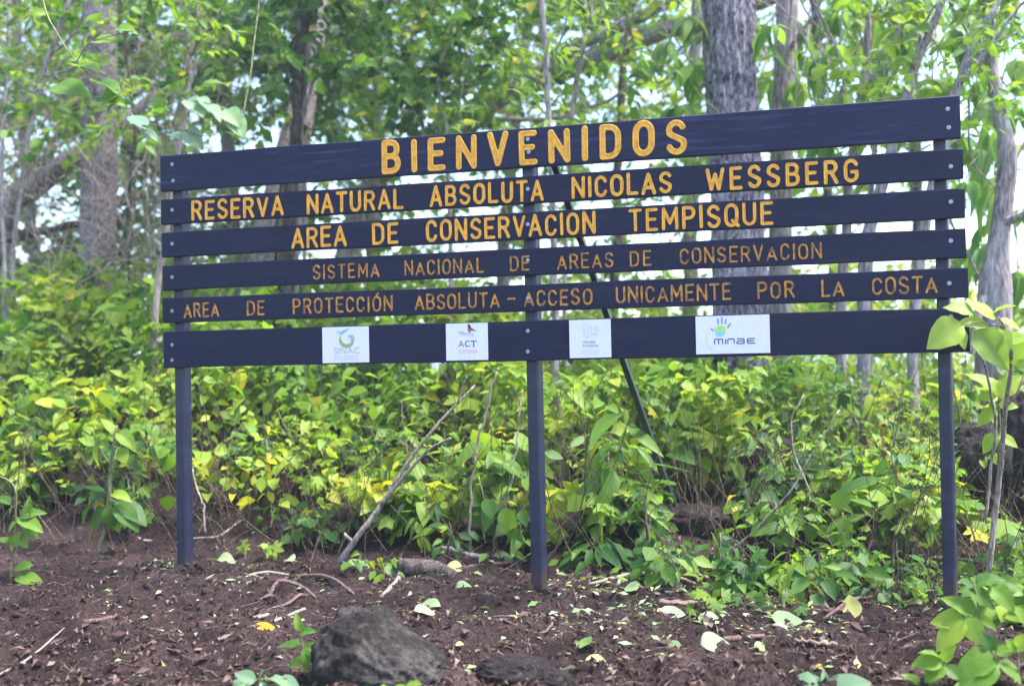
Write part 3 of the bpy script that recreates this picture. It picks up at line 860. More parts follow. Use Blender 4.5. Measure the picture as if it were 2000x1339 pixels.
def crown(parent, n, px, py, Y, nl=13, length=.55, size=.11, tint=(.2, .6), kind='ovate', n_obj=40, gap=None, droop=.35, mat='leaf', twmat='twig', r=.0035, thin=0):
    C = region(n, px, py, Y, gap, thin)
    if len(C) == 0: return
    P, D, Nn, S, T, tw = sprays(C, nl, length, size, RNG.uniform(*tint, len(C)), droop)
    foliage(parent, P, D, Nn, S, T, kind, mat, n_obj)
    o = twigs_bag(tw, r).build('twigs', M[twmat], parent, True); o['kind'] = 'stuff'

# -- left straight trunk with mottled bark
t = tree('straight upright tree with mottled grey bark left of the sign', 190, 4.4)
rough_trunk(t, [base_row(187, 70, 4.4), (188, 590, 66, 4.4), (191, 400, 66, 4.4), (195, 200, 63, 4.4), (197, 0, 59, 4.4), (200, -300, 58, 4.4), (203, -700, 46, 4.4)], 'bark_spot', .018, 26, 1, 100, .025, .03)
limb('branch', t, [(200, -330, 26, 4.4), (320, -420, 18, 4.1), (470, -520, 8, 3.6)], 'bark_spot')
limb('branch', t, [(196, -200, 22, 4.4), (90, -330, 15, 4.6), (-60, -420, 8, 4.9)], 'bark_spot')
crown(t, 90, (-120, 480), (-560, -60), (4.4, 5.6), 12, .6, .14, (.3, .6), n_obj=10)
crown(t, 150, (-80, 420), (-60, 330), (5.0, 6.8), 12, .55, .13, (.35, .75), n_obj=90, gap=(1.3, .42))
# -- big right trunk with fissured bark, then the paler one beside it
t = tree('thickest tree with deeply fissured bark rising behind the right half of the sign', 1440, 3.7)
rough_trunk(t, [base_row(1458, 108, 3.7), (1452, 700, 104, 3.7), (1440, 400, 99, 3.7), (1430, 200, 94, 3.7), (1423, 0, 94, 3.7), (1418, -300, 88, 3.7), (1410, -700, 70, 3.7)], 'bark_deep', .055, 17, 5, 120, .025, .05)
limb('branch', t, [(1418, -260, 34, 3.7), (1560, -420, 24, 3.9), (1720, -560, 10, 4.2)], 'bark_deep')
crown(t, 60, (1180, 1700), (-640, -80), (3.0, 5.0), 12, .6, .14, (.3, .6), n_obj=10)
t = tree('slimmer smooth grey tree just right of the thick fissured one', 1530, 4.6)
rough_trunk(t, [base_row(1520, 50, 4.6), (1524, 500, 46, 4.6), (1530, 200, 43, 4.6), (1538, 0, 40, 4.6), (1545, -300, 34, 4.6), (1550, -700, 24, 4.6)], 'bark_grey', .008, 22, 9, 60, .03, .02)
limb('branch', t, [(1534, 110, 14, 4.6), (1560, 70, 9, 4.4), (1600, 10, 7, 4.3), (1640, -90, 4, 4.2)], 'bark_grey')
# -- multi-stemmed vine-hung tree above the left part of the sign
t = tree('dark vine-hung tree with several thin twisted stems above the left of the sign', 585, 3.6)
for q, (dx, w, s_) in enumerate(((0, 20, 1), (14, 13, 2), (-12, 15, 3), (30, 8, 4), (-26, 7, 5))):
    limb('stem', t, [base_row(560 + dx, w, 3.6 + q * .1), (568 + dx, 420, w, 3.6 + q * .1), (582 + dx * .3, 250, w, 3.6 + q * .1), (588 + dx, 110, w * .9, 3.6 + q * .1), (598 - dx, -20, w * .8, 3.6), (610 + dx * 3, -350, w * .5, 3.6)], 'bark_grey' if q % 2 else 'bark_dark', 8, 8, .02, s_)
crown(t, 330, (400, 1000), (-300, 250), (2.9, 5.2), 12, .5, .125, (.08, .45), 'broad', 130, (1.6, .40), .45)
# -- thick brown trunk glimpsed through the slats
t = tree('brown leaning tree seen through the gaps at the left of the sign', 640, 5.2)
rough_trunk(t, [base_row(480, 96, 5.2), (505, 560, 88, 5.2), (545, 420, 80, 5.2), (575, 280, 58, 5.4), (600, 160, 42, 5.7), (620, 40, 34, 6.0), (640, -300, 24, 6.4)], 'bark_spot', .012, 24, 3, 60, .03, .02)
# -- great leaning branches crossing above the middle of the sign
t = tree('leaning tree whose long grey boughs slant up behind the middle of the sign', 760, 6.2)
rough_trunk(t, [base_row(640, 60, 6.8), (700, 420, 44, 6.8), (800, 290, 36, 6.6), (960, 200, 38, 6.4), (1130, 125, 40, 6.0), (1290, 62, 36, 5.9), (1400, 36, 32, 5.8), (1620, -60, 26, 5.7), (1900, -260, 16, 5.6)], 'bark_grey', .012, 22, 13, 60, .03)
limb('bough', t, [(960, 195, 32, 6.1), (1075, 120, 24, 6.0), (1200, 55, 26, 5.9), (1310, 0, 24, 5.8), (1460, -110, 16, 5.8)], 'bark_grey', 8, 8, .02, 3)
limb('bough', t, [(860, 262, 22, 6.1), (980, 235, 12, 5.8), (1120, 225, 8, 5.7), (1260, 150, 7, 5.6), (1400, 40, 5, 5.5)], 'bark_grey', 6, 8, .02, 4)
crown(t, 430, (640, 1480), (-260, 360), (5.2, 7.4), 12, .5, .12, (.25, .72), 'ovate', 130, (1.3, .46), .4)
# -- fallen / leaning dark trunks at far left
t = tree('dark leaning dead trunk slanting up towards the left tree', 40, 5.0, name='leaning_tree')
rough_trunk(t, [base_row(-120, 90, 5.0), (0, 430, 56, 5.0), (70, 365, 46, 5.0), (140, 310, 38, 5.0), (230, 240, 24, 5.4), (330, 170, 14, 5.8), (420, 100, 8, 6.2)], 'bark_spot', .014, 20, 21, 60, .03)
limb('bough', t, [(-60, 480, 26, 5.0), (60, 455, 20, 4.9), (170, 430, 14, 4.8), (280, 380, 8, 4.7)], 'bark_dark', 8, 8, .02, 2)
# -- slender stems
SL = [
 ('slender pale sapling forking above the left end of the sign', [(300, 640, 14), (330, 420, 13), (349, 290, 12), (368, 180, 9), (372, 110, 9)], [[(372, 112, 7), (360, 60, 5), (352, -30, 4), (348, -200, 3)], [(372, 112, 7), (388, 70, 6), (386, 0, 5), (380, -200, 3)], [(385, 90, 4), (420, 40, 4), (470, -40, 3)]], 2.2, 'twig', (.3, .6)),
 ('grey leaning sapling at upper left beside the mottled tree', [(20, 560, 9), (50, 300, 11), (80, 160, 12), (115, 60, 11), (140, -20, 9), (170, -200, 5)], [[(95, 110, 7), (150, 60, 5), (165, 0, 4)], [(84, 150, 6), (160, 130, 4), (205, 145, 3)]], 3.2, 'bark_grey', (.3, .55)),
 ('straight slender bare-stemmed sapling above the middle of the sign', [(1085, 640, 15), (1080, 400, 13), (1072, 230, 12), (1066, 110, 12), (1056, 0, 11), (1046, -200, 8)], [[(1070, 140, 5), (1100, 60, 4), (1120, -40, 3)]], 2.6, 'bark_grey', (.35, .65)),
 ('crooked pale sapling right of the slender middle one', [(1105, 520, 9), (1118, 230, 9), (1130, 130, 8), (1148, 50, 8), (1160, -10, 7), (1172, -200, 5)], [[(1122, 200, 7), (1140, 100, 6), (1175, 20, 5), (1190, -100, 4)]], 3.0, 'twig', (.35, .65)),
 ('short thin crooked sapling left of the middle of the sign', [(880, 520, 10), (872, 260, 8), (862, 200, 7), (858, 140, 6), (880, 60, 4), (900, -60, 3)], [[(900, 260, 4), (902, 180, 3), (915, 120, 3), (940, 60, 2)]], 3.4, 'twig', (.2, .5)),
 ('pale leaning pole-like tree above the right end of the sign', [(1690, 520, 26), (1740, 300, 22), (1775, 170, 20), (1812, 70, 17), (1845, -10, 14), (1900, -200, 9)], [[(1790, 130, 9), (1800, 60, 6), (1835, 0, 4)]], 3.2, 'bark_grey', (.4, .6)),
 ('second pale leaning tree forking above the right end of the sign', [(1790, 560, 22), (1850, 250, 20), (1875, 150, 18), (1915, 60, 15), (1955, -10, 11), (2010, -180, 7)], [[(1868, 170, 12), (1930, 95, 9), (1985, 20, 6), (2050, -60, 4)], [(1860, 210, 7), (1890, 120, 5), (1990, 60, 4)]], 3.0, 'bark_grey', (.4, .6)),
 ('thin leaning grey tree left of the pale pair at the upper right', [(1700, 420, 12), (1722, 190, 10), (1745, 90, 9), (1765, 30, 7), (1775, -80, 5)], [[(1735, 120, 5), (1790, 40, 4), (1850, 0, 3)]], 3.6, 'bark_grey', (.4, .6)),
 ('thin dark sapling rising behind the upper left of the frame', [(250, 420, 8), (262, 260, 7), (248, 120, 6), (236, 20, 5), (230, -120, 4)], [], 3.8, 'bark_dark', (.2, .5)),
 ('faint grey sapling at the far left edge', [(10, 560, 8), (4, 350, 8), (12, 160, 7), (20, -60, 6)], [[(8, 240, 4), (60, 190, 3), (140, 100, 3)]], 3.0, 'bark_grey', (.3, .5)),
]
for q, (lab, st, br, Y, mt, tt) in enumerate(SL):
    t = tree(lab, st[0][0], Y, name='sapling', cat='sapling')
    limb('trunk', t, [base_row(st[0][0], st[0][2], Y)] + [(*a_, Y) for a_ in st], mt, 8, 8, .012, q + 1)
    for b_ in br:
        limb('branch', t, [(*a_, Y - .1 * i) for i, a_ in enumerate(b_)], mt, 6, 8, .012, q + 3)
    xs = [a_[0] for a_ in st[1:]]
    crown(t, 34, (min(xs) - 110, max(xs) + 140), (-200, 260 if q not in (3, 4) else 200), (Y - .5, Y + .7), 10, .42, .12, tt, ('ovate', 'broad', 'lance')[q % 3], 40, None, .3)
# -- curving tree at right edge
t = tree('sinuous pale grey tree at the right edge beside the sign', 1945, 3.4)
rough_trunk(t, [base_row(1938, 78, 3.4), (1942, 590, 66, 3.4), (1950, 480, 42, 3.4), (1962, 380, 36, 3.4), (1968, 300, 34, 3.4), (1946, 200, 27, 3.4), (1936, 110, 25, 3.4), (1930, 0, 22, 3.4), (1938, -250, 16, 3.4)], 'bark_grey', .008, 16, 31, 60, .025, .03)
limb('branch', t, [(1945, 195, 12, 3.4), (1925, 150, 9, 3.3), (1908, 110, 7, 3.3), (1912, 60, 4, 3.2)], 'bark_grey')
limb('branch', t, [(1952, 440, 20, 3.4), (1985, 425, 16, 3.3), (2040, 400, 12, 3.2)], 'bark_grey')
limb('root', t, [(1938, 560, 30, 3.4), (1915, 600, 20, 3.3), (1895, 690, 12, 3.2)], 'bark_grey')

# -- tree with big drooping leaves in rosettes, upper right
t = tree('large-leaved tree with drooping leaf rosettes at the upper right', 1640, 4.0)
limb('trunk', t, [base_row(1640, 22, 4.0), (1650, 480, 20, 4.0), (1668, 300, 18, 4.0), (1690, 100, 14, 4.0), (1700, -150, 10, 4.0)], 'bark_grey', 8, 8, .02, 7)
ros = [(1500, 60), (1560, 150), (1600, 245), (1700, 30), (1640, 180), (1700, 150), (1760, 60), (1790, 160), (1700, 240), (1770, 240), (1840, 150), (1860, 60), (1920, 250), (1985, 120), (1980, 30), (1900, 350), (1975, 300), (1930, 440), (1990, 520),
       (1560, 40), (1490, 150), (1480, 250), (1640, 90), (1830, 230), (1750, -30), (1850, -40), (1960, -40), (1640, -60), (1995, 210), (1905, 160), (1500, -50), (1310, 90), (1330, 200), (1720, 90), (1800, 20), (1890, 270), (1940, 60), (1915, 480), (1660, 240), (1565, 220), (1260, 110), (1350, 40)]
P_, D_, N_, S_, T_ = [], [], [], [], []
rz_ = random.Random(5); ros = ros + [(a_ + rz_.uniform(-90, 90), b_ + rz_.uniform(-80, 80)) for a_, b_ in ros if a_ > 1480 or rz_.random() < .5]
for q, (px, py) in enumerate(ros):
    Y = random.uniform(3.3, 5.8); c = at(px + random.uniform(-12, 12), py + random.uniform(-14, 10), Y)
    rr_ = np.random.default_rng(q); st_ = c + np.array([rr_.normal() * .3, rr_.normal() * .3, .75]); mid = (c * .6 + st_ * .4) + np.array([rr_.normal() * .05, 0, -.03])
    V, Fc = tube(smooth_path([st_, mid, c], 4), [.010] * 5 + [.006] * 4, 5, False)
    obj('branch', V, Fc, M['bark_grey'], t, True)
    n = random.randint(6, 9); a0 = random.uniform(0, 6.28)
    for k in range(n):
        a_ = a0 + k * 2.4; el = random.uniform(-1.25, -.15)
        d_ = np.array([math.cos(a_) * math.cos(el), math.sin(a_) * math.cos(el), math.sin(el)])
        P_.append(c + d_ * .02); D_.append(d_); N_.append(np.array([0, 0, 1]) + d_ * .6 + np.random.default_rng(q * 20 + k).normal(size=3) * .3); S_.append(random.uniform(.16, .34)); T_.append(random.uniform(.1, .9))
foliage(t, np.array(P_), np.array(D_), np.array(N_), np.array(S_), np.array(T_), 'droop', 'leaf_big', 290)

# -- middle-distance trees: trunk and its own crown, one after another across the slope
BT = [(-260, 7.5, 30, .30), (60, 8.6, 26, .35), (330, 7.2, 22, .25), (455, 9.5, 34, .3), (720, 8.4, 26, .3), (980, 9.2, 30, .45), (1200, 8.0, 22, .5), (1345, 10.5, 34, .5), (1620, 9.0, 22, .5), (1790, 10.5, 30, .5), (2080, 8.2, 28, .5), (2300, 9.5, 30, .5)]
BL = ['beyond the left edge, half hidden by leaves', 'deep behind the far left leaning trunk', 'just left of the sign, deep in the wood', 'behind the left post, deep in the wood', 'behind the left part of the top plank', 'behind the middle of the sign, deep in the wood',
      'behind the brace, deep in the wood', 'just left of the thick fissured tree, deep in the wood', 'right of the slimmer smooth tree, in front of bright sky', 'behind the right post, in front of bright sky', 'beyond the right edge', 'far beyond the right edge']
for q, ((px, Y, w, tt), bl) in enumerate(zip(BT, BL)):
    t = tree('slim background tree ' + bl, px, Y, 'slim trees deep in the wood', name='background_tree')
    ln = random.uniform(-60, 60)
    limb('trunk', t, [base_row(px, w, Y), (px + 4, 500, w * .9, Y), (px + ln * .4, 250, w * .8, Y), (px + ln, -50, w * .65, Y), (px + ln * 1.6, -500, w * .4, Y)], random.choice(['bark_grey', 'bark_spot', 'bark_dark']), 10, 8, .04, q + 1)
    for j in range(3):
        yy = random.uniform(-100, 350); sg = random.choice((-1, 1))
        limb('branch', t, [(px + ln * .5, yy + 40, w * .35, Y), (px + sg * 90, yy - 40, w * .22, Y - .3), (px + sg * 210, yy - 150, w * .1, Y - .5)], 'bark_grey', 6, 6, .03, j + q)
    right = px > 1150
    crown(t, 95 if right else 290, (px - 260, px + 260), (-420, 520 if not right else 420), (Y - 1.6, Y + 1.6), 12, .65, .17, (tt - .22, tt + .30), ('ovate', 'broad')[q % 2], 0, (.9, .58 if right else .44), .35, thin=.6)

# -- far wood as one leafy mass
C = []
for (n, px, py, Y, gp) in ((2300, (-900, 700), (-500, 640), (8, 15), (.8, .34)), (1200, (600, 1350), (-500, 640), (9, 17), (.8, .40)), (420, (1250, 2900), (-400, 660), (9, 18), (.8, .52)), (1100, (-600, 2600), (500, 760), (6.5, 14), None)):
    C.append(region(n, px, py, Y, gp, .75))
C = np.concatenate(C)
P, D, Nn, S, T, tw = sprays(C, 15, .9, .19, RNG.uniform(.25, .95, len(C)), .35)
o = foliage(None, P, D, Nn, S, T, 'leaflet', 'leaf', 0, 'distant_wood'); 
tag(o, 'mass of leafy forest behind all the trees', 'forest')

# -- tangle of bare twigs and vines inside the wood
b = Bag()
for (n, px, py, Y) in ((340, (-80, 330), (130, 600), (3.0, 4.6)), (520, (-80, 480), (40, 640), (3.2, 6.5)), (260, (400, 1150), (-60, 480), (3.2, 7)), (240, (1100, 2080), (-60, 640), (3.2, 7))):
    for k in range(n):
        qx_ = random.uniform(*px)
        if 120 < qx_ < 260 and Y[0] < 4.4: qx_ += random.choice((-130, 130))
        p0 = at(qx_, random.uniform(*py), random.uniform(*Y)); d_ = rv(1)[0] * [1, .6, 1.1]; L = random.uniform(.5, 1.7)
        P = np.array([p0 + d_ * L * s_ for s_ in np.linspace(0, 1, 7)]); P = wobble(P, .10 * L, k + px[0]); P[:, 2] -= .15 * L * np.linspace(-1, 1, 7) ** 2
        r_ = random.uniform(.0018, .0065)
        V, Fc = tube(P, np.linspace(r_, r_ * .4, 7), 4, False); b.add(V, Fc)
o = b.build('twig_tangle', M['twig'], None, True); tag(o, 'tangle of bare grey twigs and vines between the trunks', 'twigs', kind='stuff')

# ================================================================== UNDERGROWTH
ZN = [(-9999, 0, 'beyond the left edge'), (0, 175, 'below the mottled tree'), (175, 330, 'left of the left post'), (330, 500, 'right of the left post'), (500, 690, 'left of the leaning dead branch'), (690, 860, 'under the leaning dead branch'), (860, 1020, 'left of the middle post'),
      (1020, 1180, 'right of the middle post'), (1180, 1330, 'around the slanting brace'), (1330, 1500, 'right of the slanting brace'), (1500, 1680, 'below the widest white plate'), (1680, 1835, 'left of the right post'), (1835, 2000, 'right of the right post'), (2000, 99999, 'beyond the right edge')]
KD = {'ovate': 'oval-leaved', 'broad': 'broad-leaved', 'lobed': 'lobed-leaf', 'lance': 'long-leaved', 'leaflet': 'fine-leaved', 'heart': 'heart-leaved'}
ORD = ['leftmost', 'second from left', 'third from left', 'fourth from left', 'fifth from left', 'sixth from left', 'seventh from left', 'eighth from left']
plants = []
def plant(x, y, h, kind, tint, size, nst=3, n_leaf=9, n_obj=24, spread=.35, name='undergrowth_plant'):
    z = float(H(x, y)) - .02
    r = thing(name, None, 'plant', (x, y, z), 'leafy plants of the undergrowth behind the sign')
    P, D, Nn, S, T = [], [], [], [], []
    for s_ in range(nst):
        a_ = random.uniform(0, 6.28); lean = random.uniform(.1, 1) * spread * h
        hh = h * random.uniform(.65, 1.05)
        top = np.array([x + math.cos(a_) * lean, y + math.sin(a_) * lean, z + hh])
        mid = np.array([x + math.cos(a_) * lean * .3, y + math.sin(a_) * lean * .3, z + hh * .55])
        b0 = np.array([x + random.uniform(-.03, .03), y + random.uniform(-.03, .03), z])
        path = wobble(smooth_path([b0, mid, top], 5), .015, random.random() * 50)
        V, Fc = tube(path, np.linspace(.0055, .002, len(path)) * (.7 + .6 * h), 5, False)
        obj('stem', V, Fc, M[random.choice(['stem_dark', 'twig_green', 'stem_dark', 'twig'])], r, True)
        for k in range(n_leaf):
            f = .36 + .64 * (k + random.random() * .5) / n_leaf
            q = path[min(len(path) - 1, int(f * (len(path) - 1)))]
            b_ = k * 2.4 + a_; el = random.uniform(-.5, .35)
            d_ = np.array([math.cos(b_) * math.cos(el), math.sin(b_) * math.cos(el), math.sin(el)])
            pet = random.uniform(.02, .12)
            P.append(q + d_ * pet); D.append(d_ + [0, 0, -.30]); Nn.append(np.array([0, -.45, 1.0]) + np.array([random.gauss(0, .4) for _ in range(3)]))
            S.append(size * random.uniform(.6, 1.25)); T.append(min(.86, max(.02, tint + random.gauss(0, .13))) if random.random() > .012 else .94)
            if kind == 'leaflet':
                for w_ in range(3):
                    P.append(q + d_ * (pet + .03 * w_)); D.append(unit(d_ + np.array([random.gauss(0, .8) for _ in range(3)]))); Nn.append(Nn[-1]); S.append(size * random.uniform(.6, 1.1)); T.append(T[-1])
    P = np.array(P)
    foliage(r, P, np.array(D), np.array(Nn), np.array(S), np.array(T), kind, 'leaf', n_obj)
    px, py, _ = proj(np.array([x, y, z])); plants.append([r, float(px), y, kind, h])
    return r
kinds = ['ovate', 'broad', 'lobed', 'ovate', 'leaflet', 'lobed', 'broad', 'lance', 'heart', 'ovate']
def scatter(n, px, Y, h, sz, tint, nobj, mind):
    pts = []; tries = 0
    while len(pts) < n and tries < n * 60:
        tries += 1
        p = random.uniform(*px); y = random.uniform(*Y); w = at(p, 700, y); x = w[0]
        if any((x - a) ** 2 + (y - b_) ** 2 < mind ** 2 for a, b_ in pts): continue
        if abs(x - post_x[2]) < .15 and y < .4: continue
        if abs(p - 1350) < 75 and .9 < y < 1.9: continue
        if p > 1865 and p < 2060 and .8 < y < 2.2: continue
        pts.append((x, y))
    i_ = 0
    for x, y in pts:
        k = random.choice(kinds)
        tint = (tint[0] - .05, tint[1] - .08) if i_ == 0 else tint; i_ = 1
        s_ = {'ovate': 1, 'broad': 1.05, 'lobed': 1.0, 'leaflet': .55, 'lance': 1.55, 'heart': 1.0}[k] * sz * random.choice((.6, .75, .9, 1.0, 1.2, 1.5))
        plant(x, y, random.uniform(*h), k, random.uniform(*tint) * (.35 if random.random() < .28 else 1), s_, random.randint(2, 4), random.randint(7, 10), nobj)
scatter(16, (1230, 1830), (.25, .75), (.14, .36), .085, (.3, .7), 14, .12)
scatter(6, (1880, 2060), (.1, .7), (.2, .5), .095, (.4, .7), 14, .12)
scatter(12, (-60, 1280), (.7, 1.0), (.22, .45), .11, (.2, .6), 18, .2)
scatter(30, (-120, 2120), (.80, 1.5), (.45, .90), .135, (.25, .62), 27, .17)
scatter(42, (-150, 2150), (1.5, 2.8), (.65, 1.10), .145, (.40, .88), 24, .24)
scatter(40, (-200, 2200), (2.8, 4.6), (.70, 1.20), .15, (.40, .85), 14, .30)
scatter(8, (1700, 2150), (2.4, 3.6), (1.0, 1.5), .15, (.4, .8), 16, .3)
scatter(26, (-200, 330), (2.2, 4.3), (1.0, 1.6), .14, (.35, .8), 20, .3)
# name every plant by its kind, its row and its place
bins = {}
for q in plants:
    r, px, y, kind, h = q
    zn = [z for a, b_, z in ZN if a <= px < b_][0]
    row = 'front-row' if y < 1.5 else ('middle-row' if y < 2.8 else 'back-row')
    bins.setdefault((zn, row, kind), []).append(q)
for (zn, row, kind), l in bins.items():
    l.sort(key=lambda q: q[1])
    for i, q in enumerate(l):
        pre = '' if len(l) == 1 else ORD[min(i, 7)] + ' '
        q[0]['label'] = (pre + row + ' ' + KD[kind] + ' plant ' + zn).strip()

# the mass that fills between them
n = 26000
px = RNG.uniform(-500, 2500, n); yy = .8 + RNG.beta(1.2, 1.6, n) * 6.5
PX = np.array([at(a, 700, b_)[0] for a, b_ in zip(px, yy)])
gz = H(PX, yy)
lf = 1 - sst(-1.5, 1.5, PX)
top = (.34 + .46 * sst(.8, 2.0, yy)) * (1 + .45 * lf) * (.65 + .75 * vnoise(PX * 1.7, yy * 1.7, 81))
zz = gz + top * (1 - RNG.random(n) ** 1.8 * .8)
P = np.stack([PX, yy, zz], 1)
hole = vnoise(PX * 1.5 + 3, yy * 1.5, 88) * .6 + vnoise(PX * 3.3, zz * 4.0, 89) * .4
kp = (hole > .36) | (RNG.random(n) < .10) | (yy > 3.6)
kp &= ~((yy < 1.9) & (zz - H(PX, yy) < .18) & (RNG.random(n) < .7))
qx = proj(P)[0]; kp &= ~((np.abs(qx - 1355) < 80) & (yy < 1.8)); kp &= ~((np.abs(qx - 1955) < 75) & (yy < 2.3) & (zz - H(PX, yy) > .22))
P = P[kp]; PX = PX[kp]; yy = yy[kp]; zz = zz[kp]; n = len(P)
D = unit(RNG.normal(size=(n, 3)) * [1, 1, .5] + [0, -.3, -.25]); Nn = unit(RNG.normal(size=(n, 3)) * .5 + [0, -.4, 1])
tn = np.clip(.20 + .75 * (vnoise(PX * 1.3, yy * 1.3, 82) * .6 + vnoise(PX * 4, zz * 4, 83) * .4) + RNG.normal(size=n) * .13, 0, .92)
tn = np.where(RNG.random(n) < .015, .95, tn)
pat = vnoise(PX * 1.1 + 9, yy * 1.1, 91); szn = .6 + 1.0 * vnoise(PX * 1.9, yy * 1.9, 92) ** 1.2
cls = np.clip(pat + RNG.normal(size=n) * .12, 0, .999)
for kind, lo_, hi_, sz, lab in (('leaflet', -1, .33, .085, 'mass of small fine leaves in patches of the undergrowth'), ('ovate', .33, .50, .115, 'mass of oval leaves filling the undergrowth behind the sign'),
                           ('lobed', .50, .66, .115, 'mass of lobed vine leaves creeping through the undergrowth'), ('broad', .66, 2, .105, 'mass of rounded leaves filling the undergrowth behind the sign')):
    sl = (cls > lo_) & (cls <= hi_)
    o = foliage(None, P[sl], D[sl], Nn[sl], sz * szn[sl] * RNG.uniform(.5, 1.4, sl.sum()), tn[sl], kind, 'leaf', 0, 'undergrowth')
    tag(o, lab, 'undergrowth')
b = Bag()
for k in range(620):
    y = random.uniform(.7, 4.0); x = at(random.uniform(-100, 2100), 700, y)[0]; z = float(H(x, y))
    L = random.uniform(.3, 1.15); d_ = unit(np.array([random.gauss(0, .5), random.gauss(0, .3), 1]))
    P3 = wobble(np.array([np.array([x, y, z]) + d_ * L * s_ for s_ in np.linspace(0, 1, 5)]), .09, k)
    V, Fc = tube(P3, np.linspace(.0045, .0015, 5) * random.uniform(.6, 1.5), 4, False); b.add(V, Fc)
for k in range(330):
    y = random.uniform(.45, 1.7); x = at(random.uniform(-100, 2100), 700, y)[0]; z = float(H(x, y))
    L = random.uniform(.35, 1.0); d_ = unit(np.array([random.gauss(0, .55), random.gauss(-.1, .25), 1]))
    P3 = wobble(np.array([np.array([x, y, z]) + d_ * L * s_ for s_ in np.linspace(0, 1, 7)]), .05, k + 900)
    V, Fc = tube(P3, np.linspace(.0036, .0012, 7) * random.uniform(.6, 1.3), 4, False); b.add(V, Fc)
    for _ in range(2):
        q_ = P3[random.randint(2, 5)]; e_ = q_ + unit(rv(1)[0] + [0, 0, .8]) * random.uniform(.08, .3)
        V, Fc = tube(np.array([q_, (q_ + e_) / 2 + [0, 0, .01], e_]), [.0018, .0014, .0008], 3, False); b.add(V, Fc)
o = b.build('undergrowth_stems', M['stem_dark'], None, True); tag(o, 'thin upright and crossing stems inside the undergrowth', 'stems', kind='stuff')

# ================================================================== ROCKS
def rock(name, label, c, size, seed, mat, prof=None, cat='rock', sub=48):
    u_ = np.linspace(0, 2 * np.pi, sub * 2, endpoint=False); v_ = np.linspace(-1, 1, sub); v_ = (v_ * .5 * np.pi) * .99985
    UU, VV = np.meshgrid(u_, v_)
    D = np.stack([np.cos(VV) * np.cos(UU), np.cos(VV) * np.sin(UU), np.sin(VV)], -1)
    D = np.sign(D) * np.abs(D) ** .68
    r = 1 + .13 * (fbm(D[..., 0] * 1.6 + seed, D[..., 1] * 1.6 + D[..., 2] * 1.9, 4, seed)) + .07 * fbm(D[..., 0] * 6 + seed, D[..., 2] * 6 + D[..., 1] * 5, 3, seed + 3)
    r = r + .03 * (vnoise(D[..., 0] * 24 + D[..., 1] * 20, D[..., 2] * 26 + seed, seed + 1) - .5) + .06 * (vnoise(D[..., 0] * 9 + D[..., 1] * 7, D[..., 2] * 11 + seed, seed) - .5) + .09 * np.abs(fbm(D[..., 0] * 4 + D[..., 1] * 3, D[..., 2] * 4 + seed, 3, seed + 9))
    P = D * r[..., None] * np.array(size)
    if prof is not None:
        P[..., 2] = np.where(P[..., 2] > 0, P[..., 2] * np.interp(P[..., 0] / size[0], prof[0], prof[1]), P[..., 2])
    P = P.reshape(-1, 3) + c
    n = sub * 2; i = np.arange(n); j = (i + 1) % n
    Fc = np.concatenate([np.stack([k * n + i, k * n + j, (k + 1) * n + j, (k + 1) * n + i], 1) for k in range(sub - 1)])
    o = obj(name, P, Fc, M[mat], None, True, None, c)
    return tag(o, label, cat)
g0 = ground(735, 1322)
rock('rock', 'big grey lichened rock at the bottom edge in front of the sign', g0 + [-.015, .06, -.02], (.255, .22, .225), 4, 'rock', ([-1.2, -.85, -.6, .0, .15, .5, 1.2], [.90, 1.15, 1.22, 1.10, .86, .66, .40]), sub=80)
g0 = at(1345, 985, 1.35)
rock('boulder', 'dark rock added for the dark earthy hollow at the foot of the brace', np.array([g0[0], g0[1] + .12, float(H(g0[0], g0[1])) + .02]), (.24, .2, .12), 41, 'rock_brown')  # rock shape added to stand for the dark bank and hollow
g0 = ground(1010, 1325)
rock('rock', 'low muddy brown rock right of the big grey rock', g0 + [0, .02, -.01], (.17, .13, .085), 8, 'rock_brown', sub=60)
g0 = ground(1075, 1335)
rock('rock', 'small muddy stone touching the low brown rock', g0 + [.02, .0, -.01], (.075, .07, .06), 14, 'rock_brown')
g0 = ground(12, 1172); rock('rock', 'flat pale stone on the soil at the left edge', g0, (.10, .05, .025), 17, 'rock', sub=30)
g0 = ground(100, 1326); rock('rock', 'small rounded stone in the bottom left corner', g0, (.035, .03, .025), 19, 'rock_brown', sub=30)
p = at(1920, 862, 1.7); rock('boulder', 'dark boulder in the undergrowth right of the right post', p + [0, .1, -.12], (.17, .2, .22), 23, 'rock')
p = at(2005, 835, 1.9); rock('boulder', 'taller dark boulder at the right edge behind the sapling', p + [0, .1, -.15], (.15, .22, .36), 29, 'rock')
p = at(1500, 880, 1.7); rock('boulder', 'dark boulder buried in leaves behind the widest white plate', p + [0, .2, -.15], (.22, .25, .22), 33, 'rock_brown')

